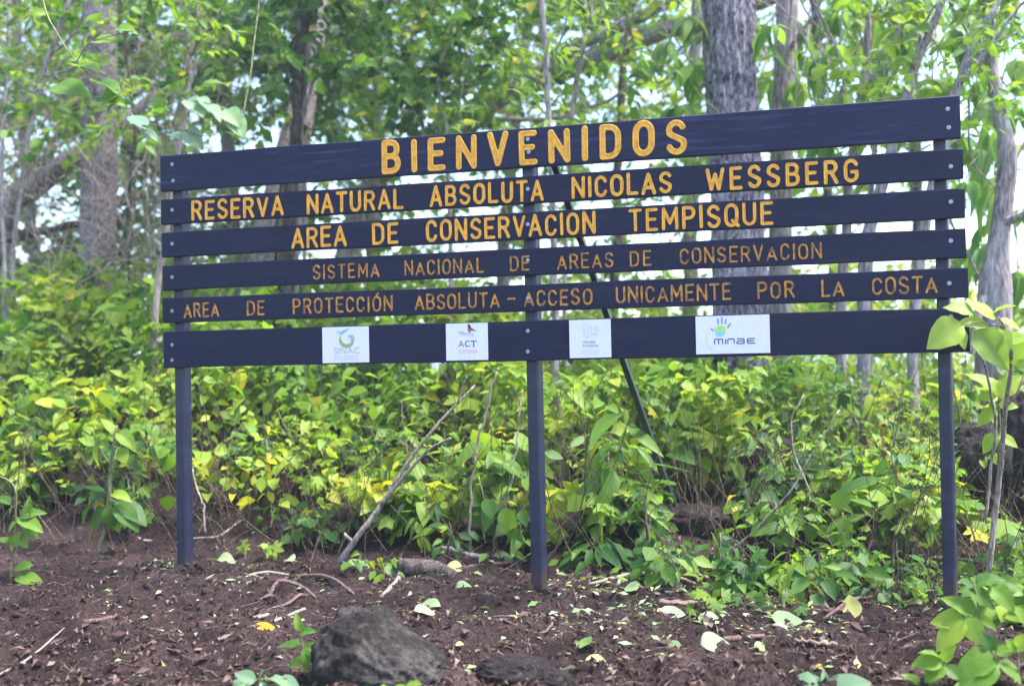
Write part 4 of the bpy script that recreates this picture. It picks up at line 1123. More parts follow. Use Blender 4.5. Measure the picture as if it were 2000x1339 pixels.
# ================================================================== LOGS, BRANCHES, ROOTS, STICKS
def on_ground(pts, lift=.3):
    """(px, py, width px) rows laid on the soil"""
    W = []
    for (px, py, w) in pts:
        g_ = ground(px, py); dp = proj(g_)[2]; r_ = w / 2 * dp / F
        W.append((g_[0], g_[1], float(Hf(g_[0], g_[1])) + r_ * lift, r_))
    W = smooth_path(np.array(W), 6); return W[:, :3], np.maximum(W[:, 3], .0012)
def stick(label, pts, mat='twig', name='fallen_stick', cat='stick', lift=.5, arch=0, n=6, jag=.004):
    P, R_ = on_ground(pts, lift)
    P[:, 2] += arch * np.sin(np.linspace(0, np.pi, len(P)))
    P = wobble(P, jag, pts[0][0] * .1)
    V, Fc = tube(P, R_, n)
    o = obj(name, V, Fc, M[mat], None, True, None, P[0]); return tag(o, label, cat)
ST = [
 ('thin grey root arching over the soil right of the left post', [(445, 1148, 5), (500, 1122, 6), (572, 1112, 5)], 'twig', .02),
 ('reddish root looping out of the soil left of the big rock', [(525, 1166, 8), (545, 1150, 8), (590, 1150, 8), (620, 1167, 7)], 'root', .03),
 ('straight reddish root pointing down at the big rock', [(580, 1118, 7), (640, 1137, 7), (692, 1157, 6)], 'root', .01),
 ('curved pale root just above the big rock on its left', [(500, 1197, 5), (560, 1190, 6), (585, 1172, 7), (602, 1165, 5)], 'root', .01),
 ('short thick pale stick left of the orange leaf', [(458, 1222, 9), (522, 1205, 8)], 'twig', 0),
 ('pale stick lying beside the orange leaf', [(490, 1232, 6), (545, 1208, 7), (596, 1192, 6)], 'twig', 0),
 ('pale bent stick standing behind the big rock', [(745, 1162, 9), (776, 1130, 11), (787, 1104, 10)], 'twig', .01),
 ('brown stick lying between the bark chunk and the middle post', [(880, 1120, 10), (940, 1113, 10), (1004, 1108, 8)], 'root', 0),
 ('thin stick lying below the middle post', [(900, 1188, 5), (970, 1195, 5), (1030, 1200, 4)], 'root', 0),
 ('hooked thin root right of the big rock', [(985, 1214, 5), (1050, 1236, 6), (1078, 1226, 5), (1066, 1202, 4)], 'root', .015),
 ('long pale stick lying right of the middle post', [(1150, 1143, 6), (1220, 1131, 8), (1300, 1126, 8), (1375, 1140, 6)], 'twig', .01),
 ('short pale stick crossing the long one right of the middle post', [(1325, 1098, 7), (1345, 1120, 8), (1382, 1146, 6)], 'twig', .01),
 ('long thin stick in the leaf litter below the brace', [(1300, 1160, 5), (1400, 1154, 6), (1492, 1134, 4)], 'twig', 0),
 ('stubby dark brown stick on the litter below the brace', [(1392, 1120, 15), (1442, 1102, 13)], 'root', 0),
 ('pale stick lying along the edge of the undergrowth', [(1520, 1125, 6), (1560, 1110, 6), (1640, 1106, 6), (1702, 1092, 5)], 'twig', .01),
 ('reddish stick slanting behind the upright yellow leaf', [(1610, 1222, 6), (1660, 1192, 8), (1712, 1156, 7)], 'root', .01),
 ('grey stick lying at the foot of the right post', [(1742, 1130, 7), (1790, 1150, 8), (1838, 1160, 6)], 'twig', 0),
 ('thick brown half-buried root in the lower right soil', [(1360, 1246, 11), (1430, 1249, 13), (1492, 1240, 9)], 'root', 0),
 ('long thin pale stick in the bottom left corner', [(-10, 1334, 4), (60, 1290, 5), (125, 1228, 3)], 'twig', 0),
 ('short dark stick on the bare soil at left', [(163, 1216, 10), (222, 1205, 9)], 'root', 0),
 ('pale spotted stick lying left of the left post', [(240, 1040, 6), (290, 1048, 7), (336, 1054, 6)], 'twig', .01),
 ('thin curved stick lying right of the left post', [(375, 1056, 4), (425, 1047, 5), (472, 1012, 3)], 'twig', .01),
 ('thin stick lying on the litter near the right post', [(1800, 1098, 4), (1850, 1090, 4), (1990, 1100, 5)], 'twig', .01),
 ('grey curved branch on the ground left of the middle post', [(850, 1062, 10), (880, 1083, 12), (940, 1086, 12), (992, 1094, 8)], 'bark_grey', .0),
 ('thin dark stick across the soil below the right post', [(1560, 1285, 3), (1610, 1280, 4), (1660, 1270, 3)], 'root', 0),
]
for lab, pts, mt, ar in ST: stick(lab, pts, mt, 'fallen_stick' if 'root' not in lab.split()[:4] else 'tree_root', 'stick' if 'root' not in lab.split()[:4] else 'root', .5, ar)
stick('dark rotting log behind the bare soil right of the left post', [(548, 1034, 30), (650, 1010, 40), (760, 1000, 34)], 'bark_dark', 'log', 'log', .6, 0, 12, .004)
stick('dark log end lying just left of the middle post', [(940, 1004, 20), (985, 992, 34), (1050, 990, 34)], 'bark_dark', 'log', 'log', .6, 0, 12, .004)
stick('short chunk of dark mossy bark behind the big rock', [(775, 1110, 22), (800, 1118, 34), (850, 1122, 34), (884, 1128, 24)], 'bark_dark', 'bark_chunk', 'bark', .6, 0, 12, .003)
stick('dark rotten log lying in shade behind the lower right undergrowth', [(1560, 1050, 30), (1620, 1040, 40), (1660, 1035, 30)], 'bark_dark', 'log', 'log', .6, 0, 12, .004)

t = thing('dead_branch', 'pale leaning dead branch forking upward between the left and middle posts', 'branch', ground(668, 1090))
Yb = float(ground(668, 1090)[1])
limb('limb', t, [(663, 1100, 13, Yb), (700, 1045, 12, Yb), (745, 985, 10, Yb + .05), (795, 905, 8, Yb + .1), (850, 835, 6, Yb + .15), (928, 752, 4, Yb + .25)], 'twig', 8, 8, .004, 2)
limb('twig', t, [(745, 985, 9, Yb + .03), (790, 930, 7, Yb), (835, 880, 6, Yb), (880, 855, 4, Yb - .05)], 'twig', 6)
limb('twig', t, [(690, 1058, 8, Yb), (676, 1046, 7, Yb - .02), (672, 1040, 5, Yb - .02)], 'twig', 6)
limb('twig', t, [(893, 790, 5, Yb + .2), (905, 752, 4, Yb + .2), (912, 735, 3, Yb + .2)], 'twig', 6)
for q, (lab, pts, Y) in enumerate((
    ('slender bare grey stem rising left of the middle post', [(918, 1075, 8), (918, 1000, 8), (926, 900, 8), (945, 820, 7), (970, 725, 5)], .75),
    ('thin bare stem just left of the middle post', [(985, 1020, 5), (1000, 930, 5), (1012, 850, 5), (1020, 760, 4)], .8),
    ('thin bare stem curving beside the left post', [(402, 1040, 6), (398, 990, 6), (384, 950, 5), (372, 900, 4)], .55),
    ('forked thin bare stem above the leaf litter at right', [(1600, 1010, 5), (1545, 850, 5), (1570, 770, 4)], 1.0),
    ('long thin bare stem slanting through the right undergrowth', [(1420, 1080, 6), (1510, 1000, 6), (1580, 900, 5), (1640, 800, 4)], .8))):
    t = thing('bare_stem', lab, 'stem', at(pts[0][0], pts[0][1], Y))
    limb('stem', t, [(a_[0], a_[1], a_[2] * .7, Y + i * .04) for i, a_ in enumerate(pts)], 'twig', 6, 8, .01, q)

# ================================================================== SEEDLINGS AND SAPLINGS IN FRONT
def seedling(label, stems, Y, leaves, mat='leaf', kind='fine', tints=(.4, .7), cat='seedling', name='seedling', smat='twig_green', up=(0, -.7, 1), wob=.004):
    t = thing(name, label, cat, at(stems[0][0][0], stems[0][0][1], Y))
    for q, st in enumerate(stems):
        limb('stem', t, [(a_[0], a_[1], a_[2], Y + (a_[3] if len(a_) > 3 else 0)) for a_ in st], smat, 6, 6, wob, q + 2)
    P, D, Nn, S, T = [], [], [], [], []
    for lf_ in leaves:
        bx, by, tx, ty = lf_[:4]; dy = lf_[4] if len(lf_) > 4 else 0
        A_ = at(bx, by, Y + dy); B_ = at(tx, ty, Y + dy - random.uniform(.0, .05))
        P.append(A_); D.append(B_ - A_); S.append(np.linalg.norm(B_ - A_)); T.append(lf_[5] if len(lf_) > 5 else random.uniform(*tints))
        Nn.append(np.array(up, float) + np.array([random.gauss(0, .25) for _ in range(3)]))
    foliage(t, np.array(P), np.array(D), np.array(Nn), np.array(S), np.array(T), kind, mat, len(P))
    return t
def gy_(px, py): return float(ground(px, py)[1])
# sapling at the right end of the sign
seedling('pale green young sapling whose leaves overlap the lower right corner of the sign', [
    [(1930, 1130, 11, .35), (1945, 1000, 11, .35), (1955, 900, 10, .3), (1965, 790, 9, .1), (1975, 700, 8, -.1), (1962, 640, 5, -.2), (1950, 620, 4, -.22)],
    [(1925, 1010, 7, .3), (1937, 900, 6, .3), (1945, 830, 6, .25), (1930, 740, 5, .1), (1915, 690, 4, -.05)],
    [(1960, 800, 5, .1), (1990, 760, 4, 0), (2010, 700, 3, 0)],
    [(1962, 640, 4, -.2), (1910, 628, 3, -.25), (1878, 640, 2.5, -.3)]], .05,
    [(1903, 645, 1978, 715, -.25, .3), (1882, 634, 1808, 668, -.3, .7), (1868, 640, 1890, 680, -.28, .7), (1902, 612, 1848, 590, -.25, .4), (1930, 636, 1872, 622, -.22, .75), (1946, 622, 1890, 583, -.2, .6), (1952, 622, 1996, 640, -.15, .6),
     (1955, 636, 1972, 690, -.2, .5), (1970, 655, 2002, 722, -.1, .45), (1950, 640, 1925, 690, -.22, .55), (1940, 612, 1975, 585, -.15, .5), (1985, 700, 2030, 690, -.1, .6), (1960, 660, 2010, 660, -.1, .5)],
    'leaf_pale', 'fine_wide', (.3, .7), 'sapling', 'sapling', 'twig')
seedling('bright green sapling leaves just right of the right post', [[(1950, 960, 6, .6), (1952, 850, 6, .5), (1950, 770, 5, .4)]], .1,
    [(1952, 775, 1902, 715, .4), (1950, 775, 1912, 770, .38), (1952, 772, 1996, 728, .4), (1950, 790, 1990, 792, .4), (1948, 800, 1905, 825, .4), (1952, 850, 1990, 870, .45), (1950, 850, 1915, 878, .45)], 'leaf', 'fine_wide', (.6, .8), 'sapling', 'sapling')
# lower right seedling
Y = gy_(1915, 1292)
seedling('young seedling with large pale leaves beside the foot of the right post', [[(1915, 1295, 5), (1916, 1230, 5), (1908, 1170, 4), (1902, 1130, 3)]], Y,
    [(1884, 1212, 1822, 1205, 0, .78), (1886, 1212, 1821, 1264, -.05, .75), (1906, 1200, 1849, 1158, 0, .5), (1888, 1205, 1917, 1258, -.05, .6), (1908, 1207, 1952, 1222, 0, .7), (1892, 1150, 1950, 1182, 0, .3), (1905, 1150, 1880, 1128, .05, .25), (1905, 1142, 1955, 1118, .05, .3), (1938, 1146, 1985, 1186, 0, .5), (1940, 1146, 1992, 1144, .05, .3), (1985, 1186, 2010, 1222, 0, .6)], 'leaf', 'fine_wide')
Y = gy_(1960, 1338)
seedling('low leafy seedling filling the bottom right corner', [[(1945, 1350, 5), (1945, 1300, 4), (1940, 1270, 3)], [(1985, 1345, 5), (1990, 1290, 4), (1985, 1260, 3)], [(1850, 1350, 4), (1845, 1310, 3), (1838, 1280, 2.5)]], Y,
    [(1950, 1290, 1856, 1300, 0, .45), (1950, 1295, 1870, 1340, -.05, .5), (1950, 1290, 2000, 1325, 0, .5), (1945, 1275, 1990, 1262, 0, .6), (1945, 1272, 1925, 1240, .05, .2), (1838, 1285, 1800, 1262, 0, .5), (1840, 1290, 1862, 1262, 0, .6), (1842, 1300, 1805, 1325, 0, .55), (1845, 1300, 1880, 1325, 0, .3), (1985, 1265, 2010, 1240, 0, .7), (1985, 1270, 1965, 1248, 0, .6),
     (1840, 1290, 1785, 1290, 0, .6), (1900, 1335, 1860, 1348, -.05, .5), (1800, 1340, 1770, 1310, 0, .55), (1800, 1342, 1835, 1330, 0, .3)], 'leaf', 'fine_wide')
Y = gy_(1615, 1330) - .12
seedling('pale rounded leaves of a low plant at the bottom edge right of centre', [[(1615, 1400, 5), (1615, 1360, 4), (1612, 1340, 3)]], Y,
    [(1600, 1345, 1530, 1330, 0, .5), (1605, 1342, 1572, 1318, .05, .4), (1612, 1345, 1612, 1312, .05, .3), (1622, 1344, 1655, 1316, .05, .35), (1630, 1348, 1700, 1328, 0, .4), (1600, 1350, 1540, 1362, -.05, .5)], 'leaf_grey', 'fine_wide', (.2, .8))
# seedlings round the rock
Y = gy_(585, 1320)
seedling('small seedling with pointed leaves growing against the left side of the big rock', [[(610, 1345, 4), (603, 1300, 4), (592, 1262, 4), (586, 1228, 3)], [(592, 1262, 3), (640, 1295, 3, .02), (700, 1345, 2.5, .02)]], Y,
    [(590, 1262, 541, 1248, 0, .35), (592, 1262, 640, 1274, 0, .35), (594, 1264, 602, 1302, -.03, .45), (585, 1232, 580, 1202, 0, .5), (586, 1236, 606, 1224, 0, .3), (597, 1290, 560, 1294, 0, .6), (600, 1295, 585, 1318, 0, .6), (606, 1300, 634, 1310, 0, .8)], 'leaf', 'fine')
Y = gy_(490, 1328) - .04
seedling('cut pale leafy sprig lying at the bottom edge left of the big rock', [[(420, 1345, 3), (480, 1330, 4), (560, 1322, 3)]], Y,
    [(500, 1330, 432, 1336, 0), (500, 1328, 460, 1312, 0), (505, 1326, 510, 1306, .03), (520, 1328, 560, 1312, 0), (510, 1332, 520, 1350, -.04), (480, 1334, 440, 1350, -.03), (540, 1328, 580, 1336, 0)], 'leaf_grey', 'fine', (.1, .8))
Y = gy_(770, 1332) - .08
seedling('pale young leaves sprouting at the bottom edge below the big rock', [[(775, 1370, 4), (770, 1345, 4), (762, 1330, 3)]], Y,
    [(765, 1335, 728, 1310, 0), (768, 1333, 772, 1312, .03), (770, 1336, 820, 1330, 0), (765, 1338, 735, 1345, -.04), (768, 1340, 800, 1352, -.04)], 'leaf', 'fine', (.5, .7))
# left edge and left middle
Y = gy_(22, 1135)
seedling('leafy vine stem climbing at the left edge of the bare soil', [[(20, 1160, 4), (24, 1090, 4), (30, 1010, 4), (28, 950, 4), (-10, 925, 3)], [(24, 1095, 3), (45, 1040, 2.5), (60, 1000, 2)]], Y,
    [(35, 1010, 78, 1025, 0), (38, 1010, 70, 990, 0), (35, 1015, 10, 1035, 0), (30, 1040, 50, 1065, 0), (28, 1045, 14, 1075, 0), (60, 1002, 50, 975, 0), (45, 1030, 74, 1048, 0), (28, 1110, 60, 1098, 0), (30, 1125, 80, 1130, -.02), (30, 1125, 55, 1150, -.02), (24, 1135, 0, 1160, -.02), (40, 1120, 62, 1140, -.02), (20, 985, -5, 960, 0), (22, 1060, -8, 1045, 0)], 'leaf', 'fine', (.3, .55))
Y = gy_(195, 1078)
seedling('shrub seedling with long hanging leaves left of the left post', [[(193, 1082, 10), (205, 1030, 8), (212, 970, 8), (218, 900, 7), (228, 830, 5)], [(212, 930, 5), (232, 895, 4), (240, 870, 3)], [(215, 905, 4), (190, 870, 3)]], Y,
    [(206, 988, 180, 1034, -.03, .22), (212, 986, 216, 1036, -.05, .35), (224, 986, 272, 1020, 0, .3), (226, 980, 288, 1010, .05, .2), (218, 964, 250, 964, 0, .8), (205, 965, 150, 975, 0, .25), (200, 968, 140, 1000, 0, .3), (205, 960, 165, 945, 0, .2), (200, 990, 160, 1020, .02, .35), (220, 1000, 232, 1040, 0, .6),
     (196, 868, 172, 905, 0, .75), (185, 870, 155, 850, 0, .65), (228, 845, 262, 862, 0, .6), (222, 850, 205, 810, 0, .7), (236, 872, 244, 905, 0, .7)], 'leaf', 'fine')
Y = gy_(475, 1090)
seedling('yellow-green lobed seedling on the soil right of the left post', [[(480, 1100, 4), (478, 1075, 3), (474, 1060, 2)], [(535, 1100, 4), (530, 1075, 3), (524, 1058, 2)]], Y,
    [(474, 1065, 458, 1082, 0), (474, 1063, 480, 1085, 0), (472, 1062, 486, 1052, 0), (526, 1066, 503, 1060, 0), (528, 1068, 520, 1092, 0), (530, 1068, 556, 1075, 0), (528, 1064, 540, 1092, 0), (526, 1062, 512, 1078, 0)], 'leaf', 'lobed', (.72, .85))
Y = gy_(832, 1082)
seedling('small seedling with two pale pointed leaves left of the middle post', [[(832, 1090, 4), (828, 1060, 3), (822, 1042, 3)]], Y,
    [(828, 1048, 836, 1078, -.02), (822, 1044, 802, 1050, 0), (822, 1042, 812, 1018, 0), (824, 1046, 815, 1072, 0), (824, 1042, 846, 1030, .02)], 'leaf', 'fine', (.5, .7))
Y = .62
seedling('heart-leaved vine seedling hanging just left of the middle post', [[(948, 1060, 4, .1), (942, 1010, 4, .05), (945, 975, 3), (935, 930, 3, .05)], [(975, 1000, 3), (990, 960, 3), (1000, 900, 3)]], Y,
    [(950, 973, 962, 1012, -.05, .30), (984, 990, 1001, 1055, 0, .55), (962, 1000, 942, 1032, 0, .3), (982, 902, 1026, 924, 0, .4), (985, 905, 960, 880, 0, .6)], 'leaf', 'fine_wide')
LEAFMESH_ = None
Y = gy_(1660, 1120)
seedling('seedling with one long upright hanging leaf right of the brace', [[(1655, 1130, 4), (1650, 1060, 4), (1645, 1000, 3)], [(1420, 1120, 3, .1), (1412, 1060, 3, .1), (1405, 1025, 3, .1)]], Y,
    [(1648, 1005, 1652, 1080, -.02, .45), (1646, 1010, 1610, 1040, 0, .4), (1650, 1020, 1690, 1000, .03, .5), (1408, 1030, 1416, 1098, .1, .5), (1405, 1030, 1396, 1068, .1, .5)], 'leaf', 'fine', (.4, .6))
# ferny weeds at the foot of the right-hand undergrowth
FG = [(1240, 1130), (1330, 1105), (1395, 1145), (1450, 1120), (1500, 1165), (1560, 1130), (1600, 1110), (1465, 1180), (1380, 1185), (1700, 1130), (1760, 1120), (1530, 1185), (1640, 1150), (1430, 1160), (700, 1110), (745, 1115), (980, 1100), (1130, 1100), (1180, 1125), (1900, 1130), (1960, 1110)]
for q, (px, py) in enumerate(FG):
    g_ = ground(px, py)
    side = 'right of the brace foot' if px > 1320 else ('between the middle post and the brace' if px > 1060 else 'left of the middle post')
    r = plant(float(g_[0]), float(g_[1]), random.uniform(.08, .17), random.choice(['ovate', 'lobed', 'broad']), random.uniform(.35, .7), .075, 2, 5, 12, .6, 'low_weed')
    r['label'] = ['tiny', 'low', 'small', 'little', 'short', 'stubby', 'wispy'][q % 7] + ' ' + ['light green', 'mid green', 'yellowish'][q // 7 % 3] + ' weed on the littered soil ' + side
    r['group'] = 'low weeds on the littered soil'

# ------------------------------------------------------------------ hanging leaves near the camera
Y = -2.0
seedling('out-of-focus pale grey-green leaves hanging near the camera at upper left', [[(520, -120, 5, .3), (500, 60, 2.5, .2), (470, 240, 2), (440, 215, 3), (400, 200, 2.5), (362, 196, 2)], [(440, 215, 2.5), (420, 262, 2), (360, 255, 2), (270, 235, 2)]], Y,
    [(362, 196, 394, 208, 0, .6), (402, 204, 434, 222, -.1, .4), (388, 190, 412, 208, 0, .4), (440, 214, 466, 236, 0, .8), (448, 222, 478, 262, 0, .7), (260, 225, 285, 248, 0, .1), (276, 258, 306, 262, 0, .0), (330, 262, 352, 262, .0, 0), (362, 256, 392, 280, 0, .1), (300, 250, 278, 240, 0, .1)], 'leaf_grey', 'fine_wide', (.1, .7), 'leafy twig', 'leafy_twig', 'twig_green')
seedling('saturated green leaves of a twig hanging before the mottled trunk', [[(60, -150, 5, .4), (90, 20, 3, .2), (150, 120, 2), (200, 165, 1.8), (232, 175, 1.4)], [(150, 120, 2.5), (180, 80, 2), (260, 60, 2)]], -1.2,
    [(196, 190, 232, 186, 0, .5), (198, 205, 230, 180, 0, .48), (170, 190, 194, 188, 0, .4), (105, 168, 165, 172, 0, .42), (185, 162, 232, 158, 0, .4), (150, 130, 190, 120, 0, .55), (180, 82, 225, 70, 0, .6), (225, 60, 262, 48, 0, .5)], 'leaf', 'fine_wide', (.4, .6), 'leafy twig', 'leafy_twig', 'twig_green')

# ================================================================== FALLEN LEAVES AND LITTER
FL = [(905, 1152, 30, 0, .2, 'white-backed leaf standing in the soil below the middle post'), (978, 1096, 34, 1, .2, 'pale leaf lying just left of the middle post'), (1012, 1100, 32, 1, .3, 'second pale leaf touching the left side of the middle post'),
 (1205, 1066, 46, 1, .1, 'broad pale green leaf between the middle post and the brace'), (1178, 1110, 28, 1, .3, 'small white-backed leaf right of the middle post'), (1236, 1156, 38, 1, .15, 'pale leaf in the litter below the brace'),
 (1396, 1268, 56, 0, .3, 'tented pale leaf standing on the lower right soil'), (1312, 1268, 44, 0, .2, 'folded pale leaf left of the tented one on the soil'), (1672, 1104, 50, 1, .45, 'white-backed leaf at the edge of the undergrowth'), (1648, 1086, 30, 1, .4, 'small white leaf beside the white-backed one'),
 (1732, 1162, 52, 1, .3, 'pale leaf left of the foot of the right post'), (1780, 1170, 40, 1, .5, 'thin pale leaf at the foot of the right post'), (1602, 1142, 40, 1, .1, 'greenish leaf lying in the right-hand litter'), (1545, 1148, 46, 1, .3, 'folded white leaf below the forked bare stem'),
 (1382, 1210, 56, 1, .35, 'long pale leaf lying on the right-hand soil'), (1536, 1212, 58, 1, .2, 'flat pale green leaf on the soil below the litter'), (1520, 1228, 44, 1, .4, 'pale leaf just below the flat green one'), (1490, 1268, 36, 1, .2, 'greenish leaf on the lower right soil'),
 (700, 1104, 44, 1, .0, 'green leaf lying at the foot of the leaning dead branch'), (758, 1112, 46, 1, .1, 'green leaf lying beside the dark bark chunk'), (1668, 1206, 44, 2, .80, 'yellow leaf standing upright in the soil left of the right post'), (512, 1229, 42, 0, 1.0, 'bright orange leaf on the soil left of the big rock'),
 (1598, 1300, 18, 1, .95, 'tiny yellow-orange leaf on the bottom right soil'), (897, 1262, 16, 1, .75, 'tiny yellow leaf just right of the big rock'), (1140, 1262, 40, 1, .0, 'wilted green leaf right of the low muddy rock'), (1160, 1288, 46, 1, .6, 'wilted yellowish leaf right of the low muddy rock'), (885, 1118, 40, 1, .75, 'yellow leaf at the end of the dark bark chunk'),
 (1640, 1158, 44, 1, .6, 'yellow-edged leaf beside the reddish stick'), (1080, 1300, 34, 1, .3, 'pale leaf beside the small muddy stone'), (1600, 1175, 34, 1, .5, 'curled yellowish leaf in the right-hand litter'), (440, 1100, 34, 1, .2, 'pale green leaf on the soil right of the left post'), (565, 1100, 30, 1, .3, 'pale leaf between the left post and dead branch'),
 (1310, 1195, 50, 1, .45, 'yellowish leaf below the long pale stick'), (830, 1190, 44, 1, .55, 'dry yellowish leaf just above the big rock'), (840, 1172, 40, 1, .3, 'greenish leaf scrap above the big rock'), (1285, 1145, 36, 1, .2, 'pale green leaf on the long pale stick')]
for (px, py, s_, pose, tn, lab) in FL:
    g_ = ground(px, py); dp = proj(g_)[2]; L = s_ * dp / F
    z = float(Hf(g_[0], g_[1]))
    a_ = random.uniform(-.5, .5) + random.choice((0, math.pi))
    if pose == 2: d_ = np.array([-.15, .2, 1.0]); n_ = np.array([.1, -1, .3]); c_ = np.array([g_[0], g_[1], z - .01])
    elif pose == 0: d_ = np.array([math.cos(a_), .3, .25]); n_ = np.array([0, -.8, .8]); c_ = np.array([g_[0], g_[1], z + .012]) - unit(d_) * L * .5
    else: d_ = np.array([math.cos(a_), math.sin(a_), random.uniform(0, .12)]); n_ = np.array([random.gauss(0, .2), -.5, 1]); c_ = np.array([g_[0], g_[1], z + .018]) - unit(d_) * L * .5
    X, Yv, Z = basis(d_, n_); V, Fc, U = TM['fine']; V = V * [1.25, 1, 1] + np.stack([0 * V[:, 0], 0 * V[:, 0], .10 * np.sin(V[:, 1] * 4 + px) + .4 * V[:, 0] ** 2 * math.cos(py)], 1)
    W = L * 1.05 * (V[:, :1] * X * 1.15 + V[:, 1:2] * Yv + V[:, 2:3] * Z)
    me = mesh_of('fallen_leaf', W, Fc, M['leaf_fallen'], True, np.full(len(W), tn), U)
    o = bpy.data.objects.new('fallen_leaf', me); o.location = [float(q) for q in c_]; put(o); tag(o, lab, 'leaf', 'pale leaves fallen on the soil')
for (px, py, w, lab) in ((1325, 1180, 74, 'flat pinkish strip of bark lying on the soil below the brace'), (1610, 1262, 50, 'thin grey curl of bark on the soil left of the right post'), (1570, 1258, 36, 'small reddish flake of bark beside the grey curl')):
    g_ = ground(px, py); dp = proj(g_)[2]; L = w * dp / F; n = 10
    V = []; 
    for i in range(n + 1):
        for k in range(5):
            x = (i / n - .5) * L; yy_ = (k / 4 - .5) * L * .32 * (1 - .5 * abs(i / n - .5) * 2 + .2 * math.sin(i * 2.1 + px))
            V.append((x, yy_, .012 - .03 * L * 8 * ((k / 4 - .5) ** 2) + .004 * math.sin(i * 1.7)))
    V = np.array(V) + g_ + [0, 0, .012]; V2 = V - [0, 0, .004]; m_ = len(V)
    q4 = [(i * 5 + k, (i + 1) * 5 + k, (i + 1) * 5 + k + 1, i * 5 + k + 1) for i in range(n) for k in range(4)]
    o = obj('bark_flake', np.concatenate([V, V2]), q4 + [tuple(m_ + a_ for a_ in f[::-1]) for f in q4], M['leaf_brown'], None, True, np.full(2 * m_, .9), g_); tag(o, lab, 'bark')

def litter(name, n, px, py, mat, size, tint, label, flat_=1.0, kind='scrap', dens=None, nrm=.25):
    P = []
    k = 0
    while len(P) < n and k < n * 8:
        k += 1
        a_, b_ = random.uniform(*px), random.uniform(*py)
        if dens and random.random() > dens(a_, b_): continue
        d_ = ray(a_, b_); z_ = 0.02
        t_ = (z_ - CAM[2]) / d_[2] if d_[2] < -1e-3 else 50
        p_ = CAM + d_ * t_
        for _ in range(2):
            t_ = (float(H0(p_[0], p_[1])) - CAM[2]) / d_[2]; p_ = CAM + d_ * t_
        if abs(p_[1]) > 6: continue
        P.append(p_)
    P = np.array(P); P[:, 2] = Hf(P[:, 0], P[:, 1]) + size * .10
    n = len(P)
    D = RNG.normal(size=(n, 3)) * [1, 1, .15]; Nn = RNG.normal(size=(n, 3)) * nrm + [0, 0, 1]
    o = foliage(None, P, D, Nn, size * RNG.uniform(.35, 1.4, n) ** 1.2, np.clip(RNG.uniform(*tint, n), 0, 1), kind, mat, 0, name)
    return tag(o, label, 'litter')
litter('bark_litter', 11000, (-300, 2300), (1050, 1420), 'leaf_brown', .026, (0, 1), 'fine brown bark and leaf fragments strewn over the dark soil', nrm=.45)
litter('dry_leaf_litter', 2800, (-300, 2300), (1040, 1420), 'leaf_brown', .055, (.1, .9), 'dry brown leaf pieces scattered on the soil', nrm=.4, kind='leaflet')
def right_dense(a_, b_):
    v = math.exp(-((b_ - 1125) / 45) ** 2) * (1 if a_ > 1080 else .35)
    v += .5 * math.exp(-((b_ - 1200) / 45) ** 2) * (1 if 1080 < a_ < 1650 else .12)
    return v + .03
litter('green_leaf_litter', 2000, (200, 2100), (1050, 1320), 'leaf_fallen', .05, (0, .75), 'small pale green cut leaves scattered along the edge of the undergrowth', nrm=.4, kind='leaflet', dens=right_dense)
litter('white_flakes', 46, (290, 338), (1092, 1106), 'leaf_fallen', .022, (.45, .55), 'patch of small white flakes on the soil by the left post', nrm=.5)
b = Bag()
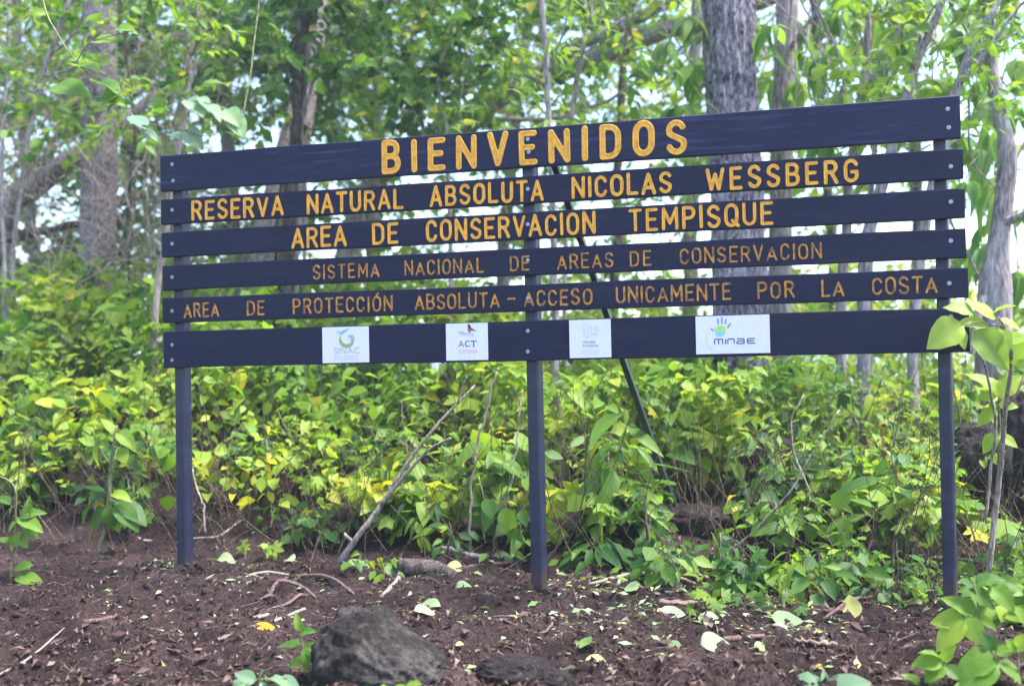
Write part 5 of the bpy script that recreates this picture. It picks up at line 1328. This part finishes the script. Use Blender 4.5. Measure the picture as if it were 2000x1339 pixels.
for k in range(900):
    px_, py_ = random.uniform(-300, 2300), random.uniform(1065, 1420)
    d_ = ray(px_, py_); t_ = (.02 - CAM[2]) / d_[2]; p_ = CAM + d_ * t_
    L = random.uniform(.03, .20) * (1 if random.random() < .85 else 1.8); a_ = random.gauss(0, .7); n_ = 4
    xs = p_[0] + np.cos(a_) * L * (np.linspace(0, 1, n_) - .5); ys = p_[1] + np.sin(a_) * L * (np.linspace(0, 1, n_) - .5) + np.array([random.gauss(0, .008) for _ in range(n_)])
    r_ = random.uniform(.0010, .0034)
    zs_ = Hf(xs, ys) + r_ + random.uniform(0, .006)
    V, Fc = tube(np.stack([xs, ys, zs_], 1), np.linspace(r_, r_ * .5, n_), 4, False); b.add(V, Fc)
o = b.build('twig_litter', M['root'], None, True); tag(o, 'thin twigs and rootlets strewn over the bare soil', 'litter', kind='stuff')
b = Bag()
for k in range(700):
    px_, py_ = random.uniform(-300, 2300), random.uniform(1065, 1420)
    d_ = ray(px_, py_); t_ = (.02 - CAM[2]) / d_[2]; p_ = CAM + d_ * t_
    if k % 7 < 3: p_ = np.array([post_x[k % 3] + random.gauss(0, .11), .02 + random.gauss(0, .09), 0])
    if abs(p_[0] - post_x[k % 3]) < .055 and abs(p_[1] - .06) < .06: continue
    r_ = random.uniform(.006, .022)
    z_ = float(Hf(p_[0], p_[1]))
    V = rv(12) * r_ * RNG.uniform(.7, 1.2, (12, 1)) * [1, 1, .7]
    ph = (1 + 5 ** .5) / 2
    I = unit(np.array([(-1, ph, 0), (1, ph, 0), (-1, -ph, 0), (1, -ph, 0), (0, -1, ph), (0, 1, ph), (0, -1, -ph), (0, 1, -ph), (ph, 0, -1), (ph, 0, 1), (-ph, 0, -1), (-ph, 0, 1)]))
    V = I * r_ * RNG.uniform(.7, 1.25, (12, 1)) * [1, 1, .7] + [p_[0], p_[1], z_ + r_ * .2]
    b.add(V, np.array([(0, 11, 5), (0, 5, 1), (0, 1, 7), (0, 7, 10), (0, 10, 11), (1, 5, 9), (5, 11, 4), (11, 10, 2), (10, 7, 6), (7, 1, 8), (3, 9, 4), (3, 4, 2), (3, 2, 6), (3, 6, 8), (3, 8, 9), (4, 9, 5), (2, 4, 11), (6, 2, 10), (8, 6, 7), (9, 8, 1)]))
o = b.build('soil_clods', M['soil'], None, False); tag(o, 'small loose clods of dark earth on the soil', 'soil', kind='stuff')
#@@NEXT
